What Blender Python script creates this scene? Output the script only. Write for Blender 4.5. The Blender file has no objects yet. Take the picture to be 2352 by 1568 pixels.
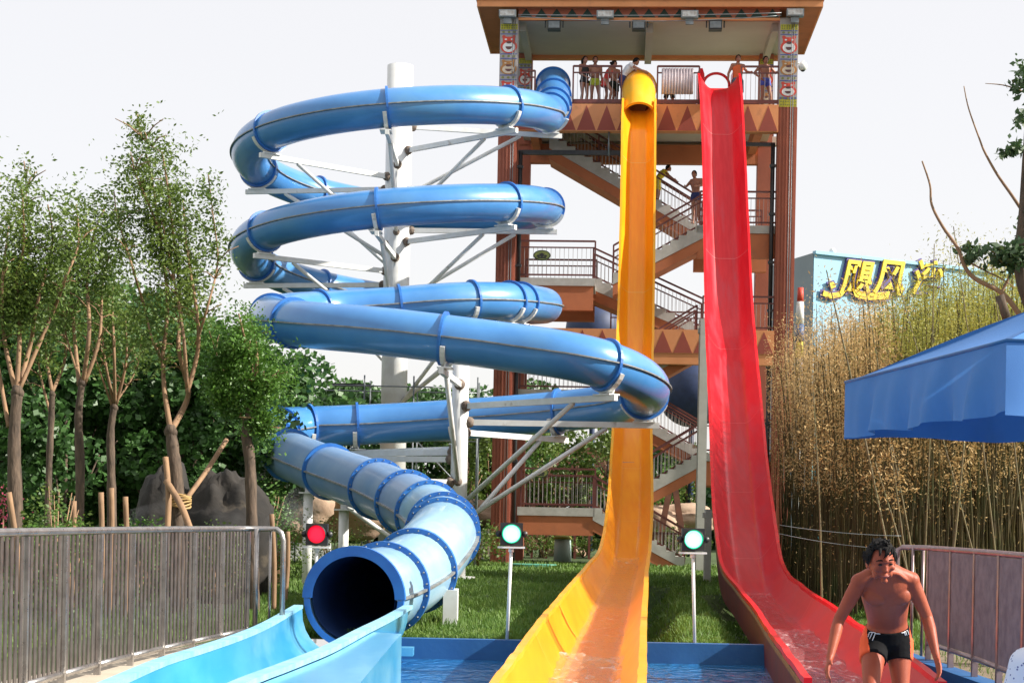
import bpy, bmesh, math, random
import numpy as np
from mathutils import Vector, Matrix, noise
# ---------------------------------------------------------------- camera, world, sun
EYE = 1.4; FPX = 4000.0; CX, CY = 1176.0, 1190.0; ROLL = math.radians(1.1)
sc = bpy.context.scene
cam_d = bpy.data.cameras.new("camera"); cam = bpy.data.objects.new("camera", cam_d)
sc.collection.objects.link(cam); sc.camera = cam
cam_d.sensor_width = 36; cam_d.lens = FPX / 2352 * 36
cam_d.shift_y = (1190 - 784) / 2352; cam_d.clip_end = 3000; cam_d.clip_start = 0.1
cr, sr = math.cos(ROLL), math.sin(ROLL)
cam.matrix_world = Matrix(((cr, -sr, 0, 0), (0, 0, -1, 0), (sr, cr, 0, EYE), (0, 0, 0, 1)))
SUN = Vector((0.80, -0.15, 0.54)).normalized()
world = bpy.data.worlds.new("World"); sc.world = world; world.use_nodes = True
wn = world.node_tree.nodes; wn.clear()
sky = wn.new('ShaderNodeTexSky'); sky.sky_type = 'NISHITA'; sky.sun_disc = False
sky.sun_elevation = math.asin(SUN.z); sky.sun_rotation = math.atan2(SUN.x, SUN.y)
sky.air_density = 1.0; sky.dust_density = 2.5; sky.ozone_density = 1.5; sky.altitude = 0
# a bright milky veil of thin cloud over the blue sky
bg = wn.new('ShaderNodeBackground'); bg.inputs[1].default_value = 0.123
veil = wn.new('ShaderNodeMix'); veil.data_type = 'RGBA'; veil.inputs[0].default_value = .80; veil.inputs[7].default_value = (4.72, 4.55, 4.46, 1)
wo = wn.new('ShaderNodeOutputWorld')
world.node_tree.links.new(sky.outputs[0], veil.inputs[6]); world.node_tree.links.new(veil.outputs[2], bg.inputs[0]); world.node_tree.links.new(bg.outputs[0], wo.inputs[0])
sun_d = bpy.data.lights.new("sun", 'SUN'); sun = bpy.data.objects.new("sun", sun_d); sc.collection.objects.link(sun)
sun_d.energy = 5.0; sun_d.angle = math.radians(0.8); sun_d.color = (1.0, 0.94, 0.85)
sun.rotation_euler = (-SUN).to_track_quat('-Z', 'Y').to_euler(); sun.location = (30, -10, 40)
sc.view_settings.view_transform = 'Standard'; sc.view_settings.look = 'None'
sc.view_settings.gamma = 1; sc.view_settings.exposure = 0.85
# ---------------------------------------------------------------- helpers
rnd = random.Random(7)
def P(px, py, Y):
    "point of the place seen at photo position px, py at the distance Y"
    u = (px - CX) / FPX; v = (CY - py) / FPX
    return Vector(((u * cr - v * sr) * Y, Y, EYE + (u * sr + v * cr) * Y))
def PX(p):
    u = (p[0] * cr + (p[2] - EYE) * sr) / p[1]; v = (-p[0] * sr + (p[2] - EYE) * cr) / p[1]
    return CX + u * FPX, CY - v * FPX
BASE = {}
def tag(o, label=None, cat=None, group=None, kind=None):
    if label: o['label'] = label
    if cat: o['category'] = cat
    if group: o['group'] = group
    if kind: o['kind'] = kind
    return o
def empty(name, loc, rz=0, label=None, cat=None, group=None):
    o = bpy.data.objects.new(name, None); sc.collection.objects.link(o)
    o.location = loc; o.rotation_euler = (0, 0, rz); o.empty_display_size = 0.3
    BASE[o.name] = Matrix.Translation(Vector(loc)) @ Matrix.Rotation(rz, 4, 'Z')
    return tag(o, label, cat, group)
def base_of(o):
    while o is not None:
        if o.name in BASE: return BASE[o.name]
        o = o.parent
    return Matrix.Identity(4)
class MB:
    def __init__(s): s.v = []; s.f = []; s.m = []; s.sm = []
    def add(s, vs, fs, mi=0, smooth=False):
        b = len(s.v); s.v += [tuple(v) for v in vs]
        for f in fs: s.f.append(tuple(i + b for i in f)); s.m.append(mi); s.sm.append(smooth)
    def box(s, c, d, R=None, mi=0):
        vs = [Vector((x * d[0] / 2, y * d[1] / 2, z * d[2] / 2)) for x in (-1, 1) for y in (-1, 1) for z in (-1, 1)]
        if R is not None: vs = [R @ v for v in vs]
        c = Vector(c); s.add([v + c for v in vs], [(0, 1, 3, 2), (4, 6, 7, 5), (0, 4, 5, 1), (2, 3, 7, 6), (0, 2, 6, 4), (1, 5, 7, 3)], mi)
    def bb(s, x0, x1, y0, y1, z0, z1, mi=0):
        s.box(((x0 + x1) / 2, (y0 + y1) / 2, (z0 + z1) / 2), (abs(x1 - x0), abs(y1 - y0), abs(z1 - z0)), None, mi)
    def beam(s, a, b, w, h, mi=0):
        "rectangular bar from a to b"
        a = Vector(a); b = Vector(b); d = b - a; L = d.length; d.normalize()
        side = d.cross(Vector((0, 0, 1)))
        if side.length < 1e-3: side = Vector((1, 0, 0))
        side.normalize(); up = side.cross(d)
        R = Matrix((side, d, up)).transposed(); s.box((a + b) / 2, (w, L, h), R, mi)
    def tube(s, pts, rads, n=8, caps=True, mi=0, smooth=True, ell=1.0, ref=None):
        pts = [Vector(p) for p in pts]
        if not hasattr(rads, '__len__'): rads = [rads] * len(pts)
        vs = []; fs = []; N = None
        for i, p in enumerate(pts):
            t = (pts[min(i + 1, len(pts) - 1)] - pts[max(i - 1, 0)]).normalized()
            if N is None:
                a = ref if ref is not None else (Vector((0, 0, 1)) if abs(t.z) < .9 else Vector((1, 0, 0)))
                N = (a - t * a.dot(t)).normalized()
            else: N = (N - t * N.dot(t)).normalized()
            B = t.cross(N)
            for k in range(n):
                a = 2 * math.pi * k / n
                vs.append(p + (N * math.cos(a) + B * math.sin(a) * ell) * rads[i])
        for i in range(len(pts) - 1):
            for k in range(n):
                a = i * n + k; b = i * n + (k + 1) % n
                fs.append((a, b, b + n, a + n))
        if caps: fs.append(tuple(range(n - 1, -1, -1))); fs.append(tuple(range((len(pts) - 1) * n, len(pts) * n)))
        s.add(vs, fs, mi, smooth)
    def cyl(s, a, b, r, r2=None, n=12, mi=0, smooth=True): s.tube([a, b], [r, r if r2 is None else r2], n, True, mi, smooth)
    def ball(s, c, r, nu=12, nv=8, mi=0, f=None):
        if not hasattr(r, '__len__'): r = (r, r, r)
        vs = []; fs = []; c = Vector(c)
        for j in range(nv + 1):
            th = math.pi * j / nv
            for i in range(nu):
                ph = 2 * math.pi * i / nu
                d = Vector((math.sin(th) * math.cos(ph), math.sin(th) * math.sin(ph), math.cos(th)))
                k = f(d) if f else 1
                vs.append(c + Vector((d.x * r[0], d.y * r[1], d.z * r[2])) * k)
        for j in range(nv):
            for i in range(nu):
                a = j * nu + i; b = j * nu + (i + 1) % nu; fs.append((a, a + nu, b + nu, b))
        s.add(vs, fs, mi, True)
    def prism(s, poly, d, mi=0):
        "closed polygon (list of points) extruded by vector d"
        n = len(poly); d = Vector(d); poly = [Vector(p) for p in poly]
        vs = poly + [p + d for p in poly]
        fs = [tuple(range(n - 1, -1, -1)), tuple(range(n, 2 * n))] + [(i, (i + 1) % n, (i + 1) % n + n, i + n) for i in range(n)]
        s.add(vs, fs, mi)
    def loft(s, rings, mi=0, closed_ends=True, smooth=True):
        n = len(rings[0]); vs = [p for r in rings for p in r]; fs = []
        for i in range(len(rings) - 1):
            for k in range(n): a = i * n + k; b = i * n + (k + 1) % n; fs.append((a, b, b + n, a + n))
        if closed_ends: fs.append(tuple(range(n - 1, -1, -1))); fs.append(tuple(range((len(rings) - 1) * n, len(rings) * n)))
        s.add(vs, fs, mi, smooth)
    def sheet(s, rows, mi=0, smooth=True):
        n = len(rows[0]); vs = [p for r in rows for p in r]
        s.add(vs, [(i * n + k, i * n + k + 1, (i + 1) * n + k + 1, (i + 1) * n + k) for i in range(len(rows) - 1) for k in range(n - 1)], mi, smooth)
    def build(s, name, mats, parent=None, origin=None, local=False, fixn=True):
        me = bpy.data.meshes.new(name)
        V = [Vector(v) for v in s.v]
        loc = Vector((0, 0, 0))
        if parent is not None:
            if not local:
                inv = base_of(parent).inverted(); V = [inv @ v for v in V]
        else:
            if origin is None:
                xs = [v.x for v in V]; ys = [v.y for v in V]
                loc = Vector(((min(xs) + max(xs)) / 2, (min(ys) + max(ys)) / 2, min(v.z for v in V)))
            else: loc = Vector(origin)
            V = [v - loc for v in V]
        me.from_pydata(V, [], s.f)
        if not isinstance(mats, (list, tuple)): mats = [mats]
        for m in mats: me.materials.append(m)
        me.polygons.foreach_set('material_index', s.m); me.polygons.foreach_set('use_smooth', s.sm)
        if fixn:
            bm = bmesh.new(); bm.from_mesh(me); bmesh.ops.recalc_face_normals(bm, faces=bm.faces); bm.to_mesh(me); bm.free()
        me.update()
        o = bpy.data.objects.new(name, me); sc.collection.objects.link(o); o.location = loc
        if parent is not None: o.parent = parent
        return o
def copy_tree(o, parent=None):
    c = o.copy(); sc.collection.objects.link(c); c.parent = parent
    if o.name in BASE: BASE[c.name] = BASE[o.name].copy()
    for ch in list(o.children): copy_tree(ch, c)
    return c
# ---------------------------------------------------------------- materials
def mat(name, c1, c2=None, scale=5, rough=.5, bump=0, bscale=40, metal=0, coat=0, detail=4, lo=.35, hi=.65, spec=.5, stretch=None,
        trans=0, c3=None, s3=1.2, lo3=.5, hi3=.75, rvar=0, wave=None, alpha=None):
    m = bpy.data.materials.new(name); m.use_nodes = True; nt = m.node_tree; b = nt.nodes['Principled BSDF']
    L = nt.links.new
    def N(t, **k):
        n = nt.nodes.new(t)
        for a, v in k.items(): n.inputs[a].default_value = v
        return n
    tc = nt.nodes.new('ShaderNodeTexCoord'); src = tc.outputs['Object']
    if stretch:
        mp = nt.nodes.new('ShaderNodeMapping'); mp.inputs['Scale'].default_value = stretch; L(src, mp.inputs[0]); src = mp.outputs[0]
    b.inputs['Roughness'].default_value = rough; b.inputs['Metallic'].default_value = metal
    b.inputs['Coat Weight'].default_value = coat; b.inputs['Coat Roughness'].default_value = .12
    b.inputs['Specular IOR Level'].default_value = spec
    col = None
    c1 = tuple(c1) + (1,)
    if c2 is None: b.inputs['Base Color'].default_value = c1
    else:
        def layer(prev, c, sc_, lo_, hi_):
            nz = N('ShaderNodeTexNoise', Scale=sc_, Detail=detail, Roughness=.6); L(src, nz.inputs['Vector'])
            mr = N('ShaderNodeMapRange'); mr.inputs[1].default_value = lo_; mr.inputs[2].default_value = hi_; L(nz.outputs[0], mr.inputs[0])
            mx = nt.nodes.new('ShaderNodeMix'); mx.data_type = 'RGBA'; L(mr.outputs[0], mx.inputs[0])
            if isinstance(prev, tuple): mx.inputs[6].default_value = prev
            else: L(prev, mx.inputs[6])
            mx.inputs[7].default_value = tuple(c) + (1,); return mx.outputs[2]
        col = layer(c1, c2, scale, lo, hi)
        if c3 is not None: col = layer(col, c3, s3, lo3, hi3)
        L(col, b.inputs['Base Color'])
    if rvar:
        nz = N('ShaderNodeTexNoise', Scale=scale * 3, Detail=3); L(src, nz.inputs['Vector'])
        mr = N('ShaderNodeMapRange'); mr.inputs[3].default_value = max(.02, rough - rvar); mr.inputs[4].default_value = rough + rvar
        L(nz.outputs[0], mr.inputs[0]); L(mr.outputs[0], b.inputs['Roughness'])
    if bump:
        nz = N('ShaderNodeTexNoise', Scale=bscale, Detail=4); L(src, nz.inputs['Vector'])
        bp = N('ShaderNodeBump', Strength=bump, Distance=.02); L(nz.outputs[0], bp.inputs['Height']); L(bp.outputs[0], b.inputs['Normal'])
    if trans:
        tr = nt.nodes.new('ShaderNodeBsdfTranslucent')
        if col is not None: L(col, tr.inputs[0])
        else: tr.inputs[0].default_value = c1
        ms = N('ShaderNodeMixShader'); ms.inputs[0].default_value = trans
        L(b.outputs[0], ms.inputs[1]); L(tr.outputs[0], ms.inputs[2]); L(ms.outputs[0], nt.nodes['Material Output'].inputs[0])
    return m
def emis(name, col, s):
    m = bpy.data.materials.new(name); m.use_nodes = True; b = m.node_tree.nodes['Principled BSDF']
    b.inputs['Base Color'].default_value = tuple(col) + (1,); b.inputs['Emission Color'].default_value = tuple(col) + (1,); b.inputs['Emission Strength'].default_value = s
    return m
M = {}
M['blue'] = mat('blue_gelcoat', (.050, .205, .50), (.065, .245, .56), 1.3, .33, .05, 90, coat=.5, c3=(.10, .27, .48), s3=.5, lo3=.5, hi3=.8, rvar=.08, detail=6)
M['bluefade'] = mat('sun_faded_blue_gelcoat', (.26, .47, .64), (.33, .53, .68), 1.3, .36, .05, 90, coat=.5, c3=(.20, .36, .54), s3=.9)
M['bluegrey'] = mat('chalky_blue_gelcoat', (.15, .26, .44), (.20, .31, .47), 1.1, .5, .05, 90, coat=.3, c3=(.10, .24, .46), s3=.6)
M['blueflange'] = mat('blue_flange', (.02, .12, .42), (.03, .17, .50), 3, .4, .1)
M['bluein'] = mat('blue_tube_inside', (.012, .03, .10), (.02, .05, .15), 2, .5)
M['cyan'] = mat('pale_blue_gelcoat', (.045, .33, .60), (.09, .42, .68), 2.2, .28, .05, 60, coat=.5, c3=(.25, .58, .74), s3=1.0, stretch=(1, .35, 1))
M['seam'] = mat('seam_metal', (.16, .17, .17), (.30, .31, .30), 6, .5, metal=.3)
M['yellow'] = mat('yellow_gelcoat', (.92, .37, .008), (.95, .43, .015), 1.5, .34, .05, 60, coat=.2, spec=.35, c3=(.80, .44, .05), s3=.8, rvar=.08)
M['yellowin'] = mat('yellow_gelcoat_worn', (.86, .28, .004), (.92, .36, .008), 2.5, .32, .05, 60, coat=.2, spec=.35, stretch=(3, .3, .3))
M['red'] = mat('red_gelcoat', (.68, .003, .010), (.72, .006, .014), 1.5, .34, .05, 60, coat=.15, spec=.35, rvar=.06)
M['redlane'] = mat('red_gelcoat_wet', (.54, .006, .016), (.60, .018, .028), 3, .34, .05, 60, coat=.15, spec=.3, c3=(.48, .05, .07), s3=1.3, stretch=(3, .4, .4))
M['seamy'] = mat('yellow_joint', (.88, .52, .12), None, rough=.4); M['seamr'] = mat('red_joint', (.72, .16, .16), None, rough=.4)
M['white'] = mat('white_painted_steel', (.74, .75, .74), (.66, .66, .63), 4, .42, .03, c3=(.34, .28, .22), s3=2.5, lo3=.66, hi3=.8, coat=.2)
M['rust'] = mat('rusty_joint', (.10, .07, .055), (.22, .17, .13), 14, .8)
M['steel'] = mat('stainless_steel', (.48, .46, .44), (.34, .32, .31), 7, .3, .05, metal=.85, rvar=.1)
M['steelb'] = mat('stainless_bar', (.20, .17, .155), (.13, .11, .10), 7, .34, .05, metal=.6, rvar=.1)  # brownish reflection is put into the base colour of the bars
M['steelr'] = mat('stainless_steel_warm', (.36, .27, .27), (.26, .19, .20), 7, .38, .05, metal=.6, rvar=.1)
M['terra'] = mat('terracotta_stucco', (.36, .11, .062), (.31, .09, .052), 1.5, .8, .25, 60, c3=(.27, .08, .05), s3=.6)
M['terral'] = mat('orange_stucco', (.70, .29, .12), (.63, .25, .10), 1.2, .8, .2, 60, c3=(.46, .19, .09), s3=2.8, lo3=.58, hi3=.8)
M['terrad'] = mat('rust_red_paint', (.30, .062, .038), (.27, .055, .035), 2, .7, .1)
M['terram'] = mat('brown_orange_stucco', (.52, .17, .070), (.45, .145, .06), 1.3, .8, .2, 60, c3=(.34, .12, .06), s3=2.2, lo3=.55, hi3=.8)
M['concrete'] = mat('pale_concrete', (.52, .50, .46), (.42, .40, .36), 3, .85, .2, 40)
M['ceil'] = mat('beige_ceiling', (.50, .45, .38), (.46, .41, .35), .8, .9, .05)
M['rail'] = mat('maroon_steel_paint', (.16, .045, .035), (.12, .035, .03), 8, .5)
M['balus'] = mat('grey_baluster_paint', (.45, .40, .38), None, rough=.5)
M['black'] = mat('black_pipe', (.015, .016, .018), (.03, .03, .03), 8, .45)
M['dgreen'] = mat('dark_green_paint', (.015, .045, .032), (.012, .035, .028), 3, .7)
M['greymetal'] = mat('grey_metal', (.22, .24, .25), (.16, .18, .19), 6, .45, metal=.4)
M['grass'] = mat('lawn_soil', (.055, .095, .02), (.035, .065, .014), 1.5, .95, .5, 30, c3=(.10, .085, .04), s3=.35, lo3=.55, hi3=.75)
M['blade'] = mat('grass_blade', (.13, .23, .032), (.08, .165, .025), .8, .6, c3=(.20, .27, .055), s3=3, trans=.3)
M['path'] = mat('pale_paving', (.50, .43, .34), (.42, .36, .28), 3, .85, .2, 50)
M['poolwall'] = mat('blue_pool_paint', (.012, .085, .25), (.02, .115, .30), 1.6, .5, .1, 20, c3=(.04, .16, .34), s3=4, lo3=.6, hi3=.8)
M['bark'] = mat('grey_brown_bark', (.05, .036, .026), (.13, .09, .062), 14, .9, .8, 30, stretch=(1, 1, .25))
M['shoot'] = mat('tan_young_bark', (.30, .18, .095), (.20, .12, .07), 6, .8, .3, 30, stretch=(1, 1, .3))
M['leafa'] = mat('locust_leaf', (.085, .155, .028), (.17, .235, .042), 1.1, .5, trans=.35, c3=(.035, .075, .018), s3=2.2)
M['leafb'] = mat('bright_leaf', (.075, .18, .025), (.12, .25, .035), 1.1, .5, trans=.35, c3=(.05, .11, .02), s3=2.2)
M['leafc'] = mat('poplar_leaf', (.045, .115, .030), (.075, .17, .040), .8, .45, trans=.3, c3=(.025, .06, .018), s3=1.2)
M['culm'] = mat('bamboo_culm', (.17, .135, .05), (.10, .07, .035), 2.5, .6, c3=(.10, .13, .04), s3=1.2)
M['dry'] = mat('dry_bamboo_leaf', (.60, .41, .16), (.42, .26, .10), 2.0, .7, trans=.3, c3=(.70, .54, .28), s3=5)
M['bamg'] = mat('green_bamboo_leaf', (.26, .28, .045), (.44, .38, .07), 1.2, .6, trans=.35, c3=(.08, .13, .025), s3=3)
M['rock'] = mat('dark_rock', (.010, .0095, .009), (.030, .025, .020), 1.2, .9, 1, 6, c3=(.10, .08, .055), s3=2.2, lo3=.58)
M['sand'] = mat('sandstone', (.42, .30, .21), (.33, .22, .15), 2, .9, .7, 10)
M['skin'] = mat('tanned_skin', (.38, .095, .048), (.31, .07, .038), 5, .48, .1, 120, spec=.25)
M['skinf'] = mat('skin_far', (.36, .16, .10), (.31, .13, .08), 6, .5)
M['hair'] = mat('black_hair', (.010, .009, .009), (.010, .009, .009), 30, .8, .4, 80, spec=.15, stretch=(1, 1, .2))
M['canopy'] = mat('blue_canvas', (.055, .19, .48), (.07, .215, .53), 3, .75, .15, 300, trans=.12)
# ================================================================ SETTING
def S(name): return dict(name=name)
g = MB()
# one sheet with a hole for the pool: strips around it
PX0, PX1, PY0, PY1 = -1.22, 4.02, -6.0, 19.62
def grid(mb, x0, x1, y0, y1, nx, ny, z=0., amp=0.):
    rows = []
    for j in range(ny + 1):
        y = y0 + (y1 - y0) * j / ny
        rows.append([(x0 + (x1 - x0) * i / nx, y, z + (amp * noise.noise(Vector(((x0 + (x1 - x0) * i / nx) * .35, y * .35, 0))) if amp else 0)) for i in range(nx + 1)])
    mb.sheet(rows)
grid(g, -400, -2.5, -60, PY1, 6, 4); g.sheet([[(-2.5, y, -.55), (PX0, y, -.55)] for y in (-60, PY1)]); g.sheet([[(-2.5, y, 0), (-2.5, y, -.55)] for y in (-60, PY1)]); grid(g, PX1, 400, -60, PY1, 6, 4); grid(g, PX0, PX1, -60, PY0, 2, 2)
grid(g, -400, -3, PY1, 900, 6, 12); grid(g, 12, 400, PY1, 900, 6, 12); grid(g, -3, 12, 44, 900, 4, 8)
GPATH = [P(*t) for t in ((1437, 1255, 36.2), (1417, 1302, 29.3), (1396, 1350, 23.2), (1373, 1400, 19.0), (1727, 1293, 32.6), (1768, 1345, 27.8), (1828, 1398, 22.4), (1877, 1446, 18.9))]
GSEG = [(GPATH[i], GPATH[i + 1]) for i in (0, 1, 2, 4, 5, 6)]
def gz(x, y):
    "lawn height: a shallow swale under each open slide"
    best = 9.
    for a, b_ in GSEG:
        dx, dy = b_.x - a.x, b_.y - a.y; t = max(0, min(1, ((x - a.x) * dx + (y - a.y) * dy) / (dx * dx + dy * dy)))
        best = min(best, math.hypot(x - a.x - dx * t, y - a.y - dy * t))
    return -.48 * max(0, 1 - max(0, best - .55) / .45) ** 1 if best < 1 else 0.
rows = [[(x * .15, PY1 + (44 - PY1) * j / 100, gz(x * .15, PY1 + (44 - PY1) * j / 100)) for x in range(-20, 81)] for j in range(101)]
g.sheet(rows)
g.build('ground', M['grass'], origin=(0, 0, 0)); tag(sc.objects['ground'], kind='structure')
# paving beside the slide on the left, tan path on the right
p = MB(); p.prism([(-2.48, 18.3, -.05), (-2.52, 18.3, -.05), (-2.98, 17.2, -.05), (-4.3, 10.0, -.05), (-5.5, -6, -.05), (-2.48, -6, -.05)], (0, 0, .17))
tag(p.build('pavement', M['path'], origin=(-3, 6, 0)), kind='structure')
p = MB(); p.bb(PX1 + .22, 6.6, -6, 19.0, -.05, .05)
tag(p.build('path', mat('brown_gravel', (.16, .12, .08), (.22, .17, .11), 4, .95, .6, 60), origin=(5, 6, 0)), kind='structure')
# pool basin: thick painted walls and floor
WZ = -.20
b = MB()
b.bb(PX0 - .02, PX1 + .02, PY0, PY1 + .02, -.75, -.62)
b.bb(PX0 - .02, P(1285, CY, 19.6).x, PY1, PY1 + .16, -.62, .03); b.bb(P(1490, CY, 19.6).x, P(1800, CY, 19.6).x, PY1, PY1 + .16, -.62, .03); b.bb(P(1995, CY, 19.6).x, PX1 + .02, PY1, PY1 + .16, -.62, .03); b.bb(PX0 - .02, PX1 + .02, PY1 + .01, PY1 + .15, -.62, -.4)
b.bb(PX1, PX1 + .20, PY0, PY1 - .004, -.62, .075)
b.bb(PX0 - .05, PX0, PY0, PY1 - .004, -.62, .02)
tag(b.build('pool_basin', M['poolwall'], origin=(1.4, 8, -.7)), kind='structure')
w = MB(); rows = []
nx, ny = 90, 240
for j in range(ny + 1):
    y = PY0 + (PY1 - PY0) * (j / ny)
    rows.append([(PX0 + (PX1 - PX0) * i / nx, y, WZ) for i in range(nx + 1)])
w.sheet(rows)
mw = bpy.data.materials.new('pool_water'); mw.use_nodes = True
nt = mw.node_tree; pb = nt.nodes['Principled BSDF']
pb.inputs['Base Color'].default_value = (.03, .20, .50, 1); pb.inputs['Roughness'].default_value = .04; pb.inputs['Specular IOR Level'].default_value = .8
pb.inputs['Alpha'].default_value = .78
tcn = nt.nodes.new('ShaderNodeTexCoord'); mp = nt.nodes.new('ShaderNodeMapping'); mp.inputs['Scale'].default_value = (1, .55, 1)
n1 = nt.nodes.new('ShaderNodeTexNoise'); n1.inputs['Scale'].default_value = 6; n1.inputs['Detail'].default_value = 5; n1.inputs['Distortion'].default_value = .8
bp = nt.nodes.new('ShaderNodeBump'); bp.inputs['Strength'].default_value = .9; bp.inputs['Distance'].default_value = .09
nt.links.new(tcn.outputs['Object'], mp.inputs[0]); nt.links.new(mp.outputs[0], n1.inputs['Vector']); nt.links.new(n1.outputs[0], bp.inputs['Height']); nt.links.new(bp.outputs[0], pb.inputs['Normal'])
tag(w.build('water', mw, origin=(1.4, 8, WZ)), kind='structure')

# ================================================================ BLUE TUBE SLIDE
AX = Vector((-3.42, 49.5, 0)); RH = 4.2
def catmull(K, per=10):
    out = []; K = [Vector(k) for k in K]
    for i in range(len(K) - 1):
        p0 = K[max(i - 1, 0)]; p1 = K[i]; p2 = K[i + 1]; p3 = K[min(i + 2, len(K) - 1)]
        for j in range(per):
            t = j / per
            out.append(.5 * ((2 * p1) + (p2 - p0) * t + (2 * p0 - 5 * p1 + 4 * p2 - p3) * t * t + (3 * p1 - p0 - 3 * p2 + p3) * t ** 3))
    out.append(K[-1]); return out
keys = [P(1270, 190, 56.0), P(1270, 195, 55.0), P(1271, 222, 53.2), P(1270, 244, 51.3)]
zr = [EYE + 11.45, EYE + 10.60, EYE + 10.05, EYE + 9.42, EYE + 8.83, EYE + 8.0, EYE + 7.35, EYE + 6.6, EYE + 6.07]
ang = 0.0
zs = catmull([(a, 0, z) for a, z in enumerate(zr)], 4)
for q in zs:
    a = q.x * math.pi / 2
    keys.append(Vector((AX.x + RH * math.cos(a), AX.y - RH * math.sin(a), q.z)))
for t in [(1170, 692, 46.9), (1050, 692, 45.8), (900, 703, 45.5), (760, 712, 45.1), (670, 718, 43.8), (622, 728, 41.5), (640, 737, 38.8), (720, 747, 37.3), (850, 758, 36.5), (1000, 775, 36.1),
          (1150, 794, 36), (1300, 816, 35.8), (1400, 841, 36.1), (1468, 872, 37.2), (1486, 900, 39), (1440, 925, 41), (1330, 940, 42.2), (1200, 952, 42.7), (1050, 963, 43), (900, 972, 43.2),
          (780, 977, 43.1), (690, 980, 42.8), (632, 987, 41.2), (612, 1002, 39), (628, 1022, 37.6), (665, 1045, 36.4), (757, 1083, 34.2), (868, 1123, 31.5), (935, 1154, 29.3), (985, 1182, 27.9), (1016, 1210, 26.5),
          (1012, 1237, 24.9), (988, 1270, 23.4), (945, 1316, 22.3), (871, 1355, 20.5), (812, 1374, 19.3)]:
    keys.append(P(*t))
path = catmull(keys, 8)
def frames(path):
    F = []
    for i, p in enumerate(path):
        t = (path[min(i + 1, len(path) - 1)] - path[max(i - 1, 0)]).normalized()
        n = t.cross(Vector((0, 0, 1))).normalized(); F.append((p, t, n, n.cross(t)))
    return F
FR = frames(path); TR = .5
def ring(fr, r, n=28, a0=0., a1=2 * math.pi, closed=True):
    p, t, nn, u = fr; m = n if closed else n + 1
    return [p + (nn * math.cos(a0 + (a1 - a0) * k / n) + u * math.sin(a0 + (a1 - a0) * k / n)) * r for k in range(m)]
slide = empty('tube_slide', P(812, 1374, 19.3) * 1, 0, 'long blue enclosed tube slide spiralling down around a white pole to the pool', 'water slide')
mb = MB()
outer = [ring(f, TR) for f in FR]
kA = min(range(len(FR) // 2, len(FR)), key=lambda j: (PX(FR[j][0])[0] - 640) ** 2 + (PX(FR[j][0])[1] - 1035) ** 2)
kB = min(range(kA, len(FR)), key=lambda j: (PX(FR[j][0])[0] - 985) ** 2 + (PX(FR[j][0])[1] - 1182) ** 2)
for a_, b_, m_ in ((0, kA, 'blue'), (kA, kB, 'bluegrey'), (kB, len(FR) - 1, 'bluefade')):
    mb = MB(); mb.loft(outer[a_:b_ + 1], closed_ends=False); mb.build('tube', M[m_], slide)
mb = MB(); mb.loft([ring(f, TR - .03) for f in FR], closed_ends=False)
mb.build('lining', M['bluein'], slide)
# side seams
for sgn, nm in ((1, 'seam'), (-1, 'seam')):
    mb = MB(); rows = []
    for p_, t, n, u in FR:
        c = p_ + n * sgn * TR; rows.append([c - u * .014 - n * sgn * .01, c - u * .014 + n * sgn * .045, c + u * .014 + n * sgn * .045, c + u * .014 - n * sgn * .01])
    mb.loft(rows, smooth=False); mb.build(nm, M['seam'], slide)
hints = [(1270, 195), (1271, 222), (1270, 244), (1262, 256), (1170, 243), (885, 248), (622, 300), (590, 385), (735, 425), (900, 455), (1258, 471), (1165, 468), (872, 478), (612, 530), (578, 610),
         (738, 640), (940, 660), (1195, 690), (1256, 698), (1085, 692), (910, 700), (728, 715), (625, 725), (672, 742), (1015, 777), (1385, 837), (1480, 905), (1290, 943), (1050, 963), (815, 975), (705, 980), (640, 985), (628, 1022),
         (665, 1045), (757, 1083), (868, 1123), (935, 1154), (985, 1182), (1016, 1212), (1014, 1228), (950, 1312), (876, 1353)]
FL = []; j0 = 0
for hx, hy in hints:
    best = min(range(j0, min(j0 + 46, len(FR))), key=lambda j: (PX(FR[j][0])[0] - hx) ** 2 + (PX(FR[j][0])[1] - hy) ** 2)
    FL.append(best); j0 = best + 2 if best + 2 < len(FR) else best
for j in FL:
    p_, t, n, u = FR[j]; mb = MB()
    r0, r1, h = TR + .002, TR + .065, .03
    rows = [ring((p_ + t * s, t, n, u), r, 36) for s, r in ((-h, r0), (-h, r1), (h, r1), (h, r0))]
    mb.loft(rows, closed_ends=False, smooth=False)
    fl = mb.build('flange', M['blueflange'], slide)
    if p_.y < 33:
        bm_ = MB()
        for k in range(24):
            a = 2 * math.pi * (k + .5) / 24; d = n * math.cos(a) + u * math.sin(a)
            bm_.cyl(p_ + d * (TR + .036) - t * .045, p_ + d * (TR + .036) + t * .045, .012, n=6)
        bm_.build('bolts', M['greymetal'], fl)
# mouth ring
p_, t, n, u = FR[-1]
mb = MB()
up = [[ring((p_ + t * s, t, n, u), r, 28, 0, math.pi, False) for s, r in ((-.05, TR - .03), (0.01, TR - .03), (0.01, TR + .085), (-.05, TR + .085))]][0]
mb.loft([[up[k][i] for k in range(4)] for i in range(29)], smooth=False)
mb.build('mouth_rim', M['blueflange'], slide)
mb = MB()
up = [ring((p_ + t * s, t, n, u), r, 28, math.pi, 2 * math.pi, False) for s, r in ((-.04, TR - .0), (0.0, TR - .0), (0.0, TR + .07), (-.04, TR + .07))]
mb.loft([[up[k][i] for k in range(4)] for i in range(29)], smooth=False)
mb.build('lower_rim', M['blueflange'], slide)
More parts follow.
